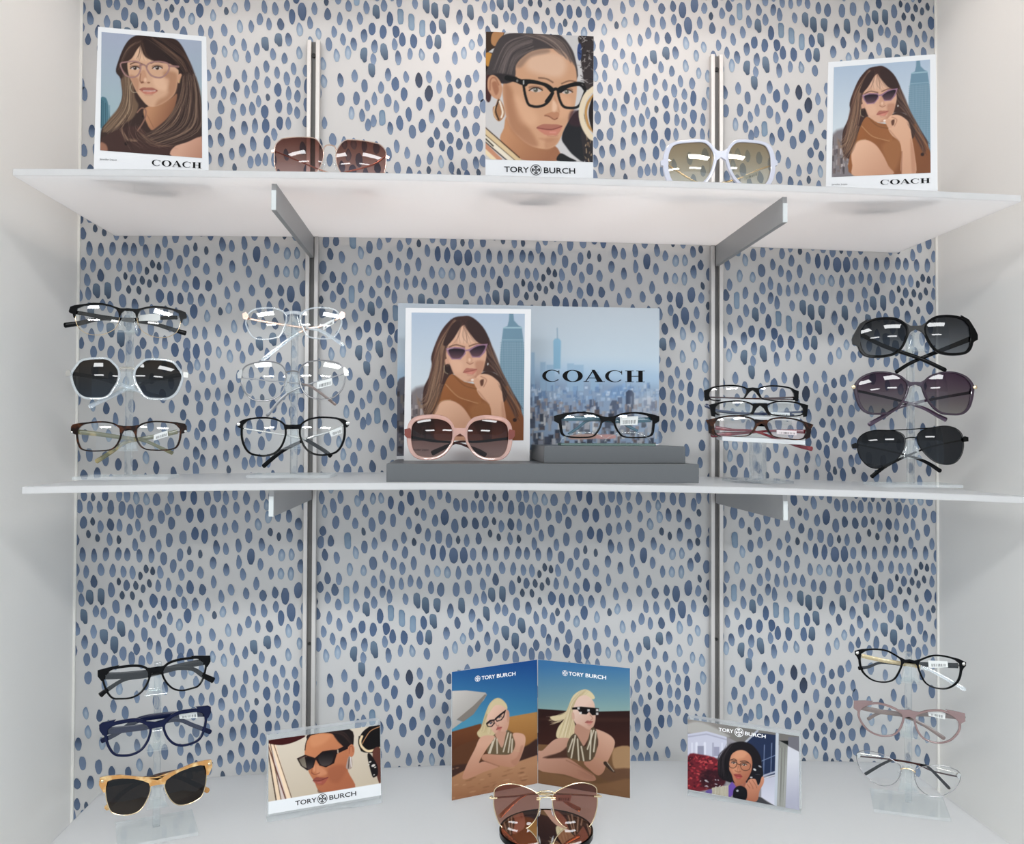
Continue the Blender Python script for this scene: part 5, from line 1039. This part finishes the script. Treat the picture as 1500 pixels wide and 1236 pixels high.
def easel(root, C, n, h=.55):
    a = (C[0]+C[1])/2*h+(C[2]+C[3])/2*(1-h); z = min(C[2][2], C[3][2]); u = (C[2]-C[3]); u /= np.linalg.norm(u); b = (C[2]+C[3])/2-n*58; b[2] = z+.3
    m = MB(); A1, A2, B1, B2 = a-u*12-n*2.6, a+u*12-n*2.6, b-u*22, b+u*22
    m.hexa([A1, A2, B2, B1], [p-n*1.5 for p in (A1, A2, B2, B1)]); obj('easel_leg', m, M['card'], root)
COACH, CW = glyph_coach()
zt = lambda x: shelf_z('t', x)+.15
# left portrait card
cp = (130,30,5.494); P = at_y(137.5, 245.6, -297)
r, Fc, C, n = card('portrait_card', 'white bordered portrait card of woman in pinkish glasses, left end of top shelf', 'display card', cp, [(75,50),(945,130),(965,1205),(40,1188)], P, 10.5, 5, zmin=zt)
print_grid(Fc, art_portrait(), r); write_polys(Fc, COACH, CW, (508,1168),(908,1192),48, r, 'lettering', M['ink']); write_text(Fc, 'Jennifer Lopez', (88,1123),(226,1130),15, r, M['grey_ink'], 'caption'); easel(r, C, n)
# centre card
cp = (700,35,5.374); P = at_y(790, 262, -268)
r, Fc, C, n = card('portrait_card', 'portrait card of a woman in black glasses with a gold earring, centre of top shelf', 'display card', cp, [(62,60),(912,98),(908,1230),(60,1200)], P, 2, 6, zmin=zt)
print_grid(Fc, art_glasses_face(), r); write_text(Fc, 'TORY', (208,1166),(402,1172),44, r, M['ink'], bold=.012); write_text(Fc, 'BURCH', (520,1174),(766,1180),44, r, M['ink'], bold=.012); write_emblem(Fc, (457,1150), 44, r, M['ink']); easel(r, C, n)
# right portrait card
cp = (1200,70,5.618); P = at_y(1373.5, 278, -297)
r, Fc, C, n = card('portrait_card', 'white bordered portrait card of a woman in sunglasses, right end of top shelf', 'display card', cp, [(75,118),(960,52),(975,1170),(55,1135)], P, -13, 5, zmin=zt)
art = art_sun_a(); art2 = Art([(122,160),(912,97),(917,1028),(103,1064)]); art2.C = art.C; print_grid(Fc, art2, r)
write_polys(Fc, COACH, CW, (503,1128),(912,1113),40, r, 'lettering', M['ink']); write_text(Fc, 'Jennifer Lopez', (102,1132),(232,1128),13, r, M['grey_ink'], 'caption'); easel(r, C, n)
# skyline board and portrait on the wide riser
cp = (770,435,4.943); P = at_y(775, 660, -92)
r, Fc, C, n = card('skyline_board', 'wide glossy city skyline board behind the woman card on the riser', 'display board', cp, [(-924,44),(969,82),(963,1063),(-934,1152)], P, 0, 0, thick=5, zmin=lambda x: zr1+.1)
print_grid(Fc, art_skyline(), r); write_polys(Fc, COACH, CW, (120,612),(862,616),84, r, 'lettering', M['ink'])
cp = (575,435,4.943); P = at_y(684, 672, -168)
r, Fc, C, n = card('portrait_card', 'white bordered card of a woman in sunglasses before a skyscraper, on the wide riser', 'display card', cp, [(95,78),(1003,88),(993,1168),(82,1175)], P, 0, 2, zmin=lambda x: zr1+.1)
print_grid(Fc, art, r); write_text(Fc, 'Jennifer Lopez', (140,1112),(262,1112),13, r, M['grey_ink'], 'caption')
# folded brochure
Fo, Lf, Rt = on_shelf(788,1147,'b'), on_shelf(663,1172,'b'), on_shelf(923,1169,'b')
root = thing('brochure', Fo, 'open two panel folder with two blonde women at the beach, centre of bottom shelf', 'folder')
for (A, B, cp, q, art, tx) in ((Lf, Fo, (650,955,5.493), [(65,160),(752,60),(755,1060),(65,1208)], art_beach(), (((304,222),(412,208)),((426,206),(577,186)),(272,213),22,30)),
                               (Fo, Rt, (775,955,5.493), [(72,60),(812,130),(812,1178),(72,1060)], art_beach_night(), (((320,186),(440,198)),((455,200),(621,220)),(290,168),22,30))):
    d = B-A; d[2] = 0; d /= np.linalg.norm(d); n = np.array([d[1], -d[0], 0]); Fc = Face(cp, A, n)
    C = [Fc.at(c) for c in q]; C[2][2] = max(C[2][2], shelf_z('b', C[2][0])+.2); C[3][2] = max(C[3][2], shelf_z('b', C[3][0])+.2)
    m = MB(); m.hexa(C, [c-n*1.6 for c in C]); p = obj('panel', m, M['card'], root)
    print_grid(Fc, art, p, mat='print_matte'); (t1, t2, ec, er, hh) = tx
    write_text(Fc, 'TORY', *t1, hh, p, M['white_ink'], bold=.02); write_text(Fc, 'BURCH', *t2, hh, p, M['white_ink'], bold=.02); write_emblem(Fc, ec, er, p, M['white_ink'])
# acrylic photo blocks
def block(label, bl, br, cp, q, art, texts, ink, yawn):
    A, B = on_shelf(*bl, 'b'), on_shelf(*br, 'b'); d = B-A; d[2] = 0; d /= np.linalg.norm(d); n = np.array([d[1], -d[0], 0]); ph = math.radians(6); n = n*math.cos(ph)+np.array([0,0,math.sin(ph)])
    Fc = Face(cp, A+[0,0,.2], n); C = [Fc.at(c) for c in q]
    for i, j in ((2,1),(3,0)):
        z = shelf_z('b', C[i][0])+.3
        dd = C[i]-C[j]; C[i] = C[j]+dd*((z-C[j][2])/dd[2])
    root = thing('photo_block', (A+B)/2, label, 'photo block')
    back = []
    for k, c in enumerate(C):
        b = c-n*19
        if k > 1: b[2] = shelf_z('b', b[0])+.3
        back.append(b)
    m = MB(); m.hexa([c-n*1.5 for c in C], back); m.m = [0,0,1,1,1,1]; obj('acrylic_block', m, [M['sheet'], M['tray']], root)
    Fp = Face(cp, Fc.P-1.2*n, n); print_grid(Fp, art, root); m = MB(); K = [Fp.at(c) for c in art.corners]; m.hexa(K, [c-n*.2 for c in K]); obj('photo_back', m, M['card'], root)
    (ta, tb, ec, er, hh, bold) = texts
    write_text(Fp, 'TORY', *ta, hh, root, M[ink], bold=bold); write_text(Fp, 'BURCH', *tb, hh, root, M[ink], bold=bold); write_emblem(Fp, ec, er, root, M[ink])
block('clear photo block with a woman in black sunglasses, left of the folder', (391,1205), (560,1177), (380,1045,7.49), [(86,232),(1330,75),(1350,985),(86,1200)], art_sax(), (((394,1008),(628,968)),((768,946),(1062,897)),(691,933),54,50,.012), 'ink', 0)
block('clear photo block with a woman on a telephone, right of the folder', (1007,1166), (1173,1193), (995,1035,7.49), [(88,115),(1330,300),(1338,1190),(88,982)], art_phone(), (((432,265),(594,288)),((720,308),(948,345)),(656,280),50,38,.02), 'white_ink', 0)
# ================================================================ camera and view
cam = bpy.data.cameras.new('Camera'); co = bpy.data.objects.new('Camera', cam); COL.objects.link(co)
cam.sensor_fit = 'HORIZONTAL'; cam.sensor_width = 36; cam.lens = F*36/1500; cam.clip_start = .01
mw = Matrix.Identity(4)
for i in range(3):
    mw[i][0], mw[i][1], mw[i][2], mw[i][3] = cr[i], cu[i], -cf[i], CAM[i]*S
co.matrix_world = mw; SC.camera = co
SC.view_settings.view_transform = 'Standard'; SC.view_settings.look = 'None'; SC.view_settings.gamma = 1
SC.view_settings.use_curve_mapping = False; SC.view_settings.exposure = 0.0
SC.cycles.use_denoising = True; SC.cycles.max_bounces = 12; SC.cycles.transparent_max_bounces = 32
SC.cycles.caustics_reflective = False; SC.cycles.caustics_refractive = False; SC.cycles.sample_clamp_indirect = 6
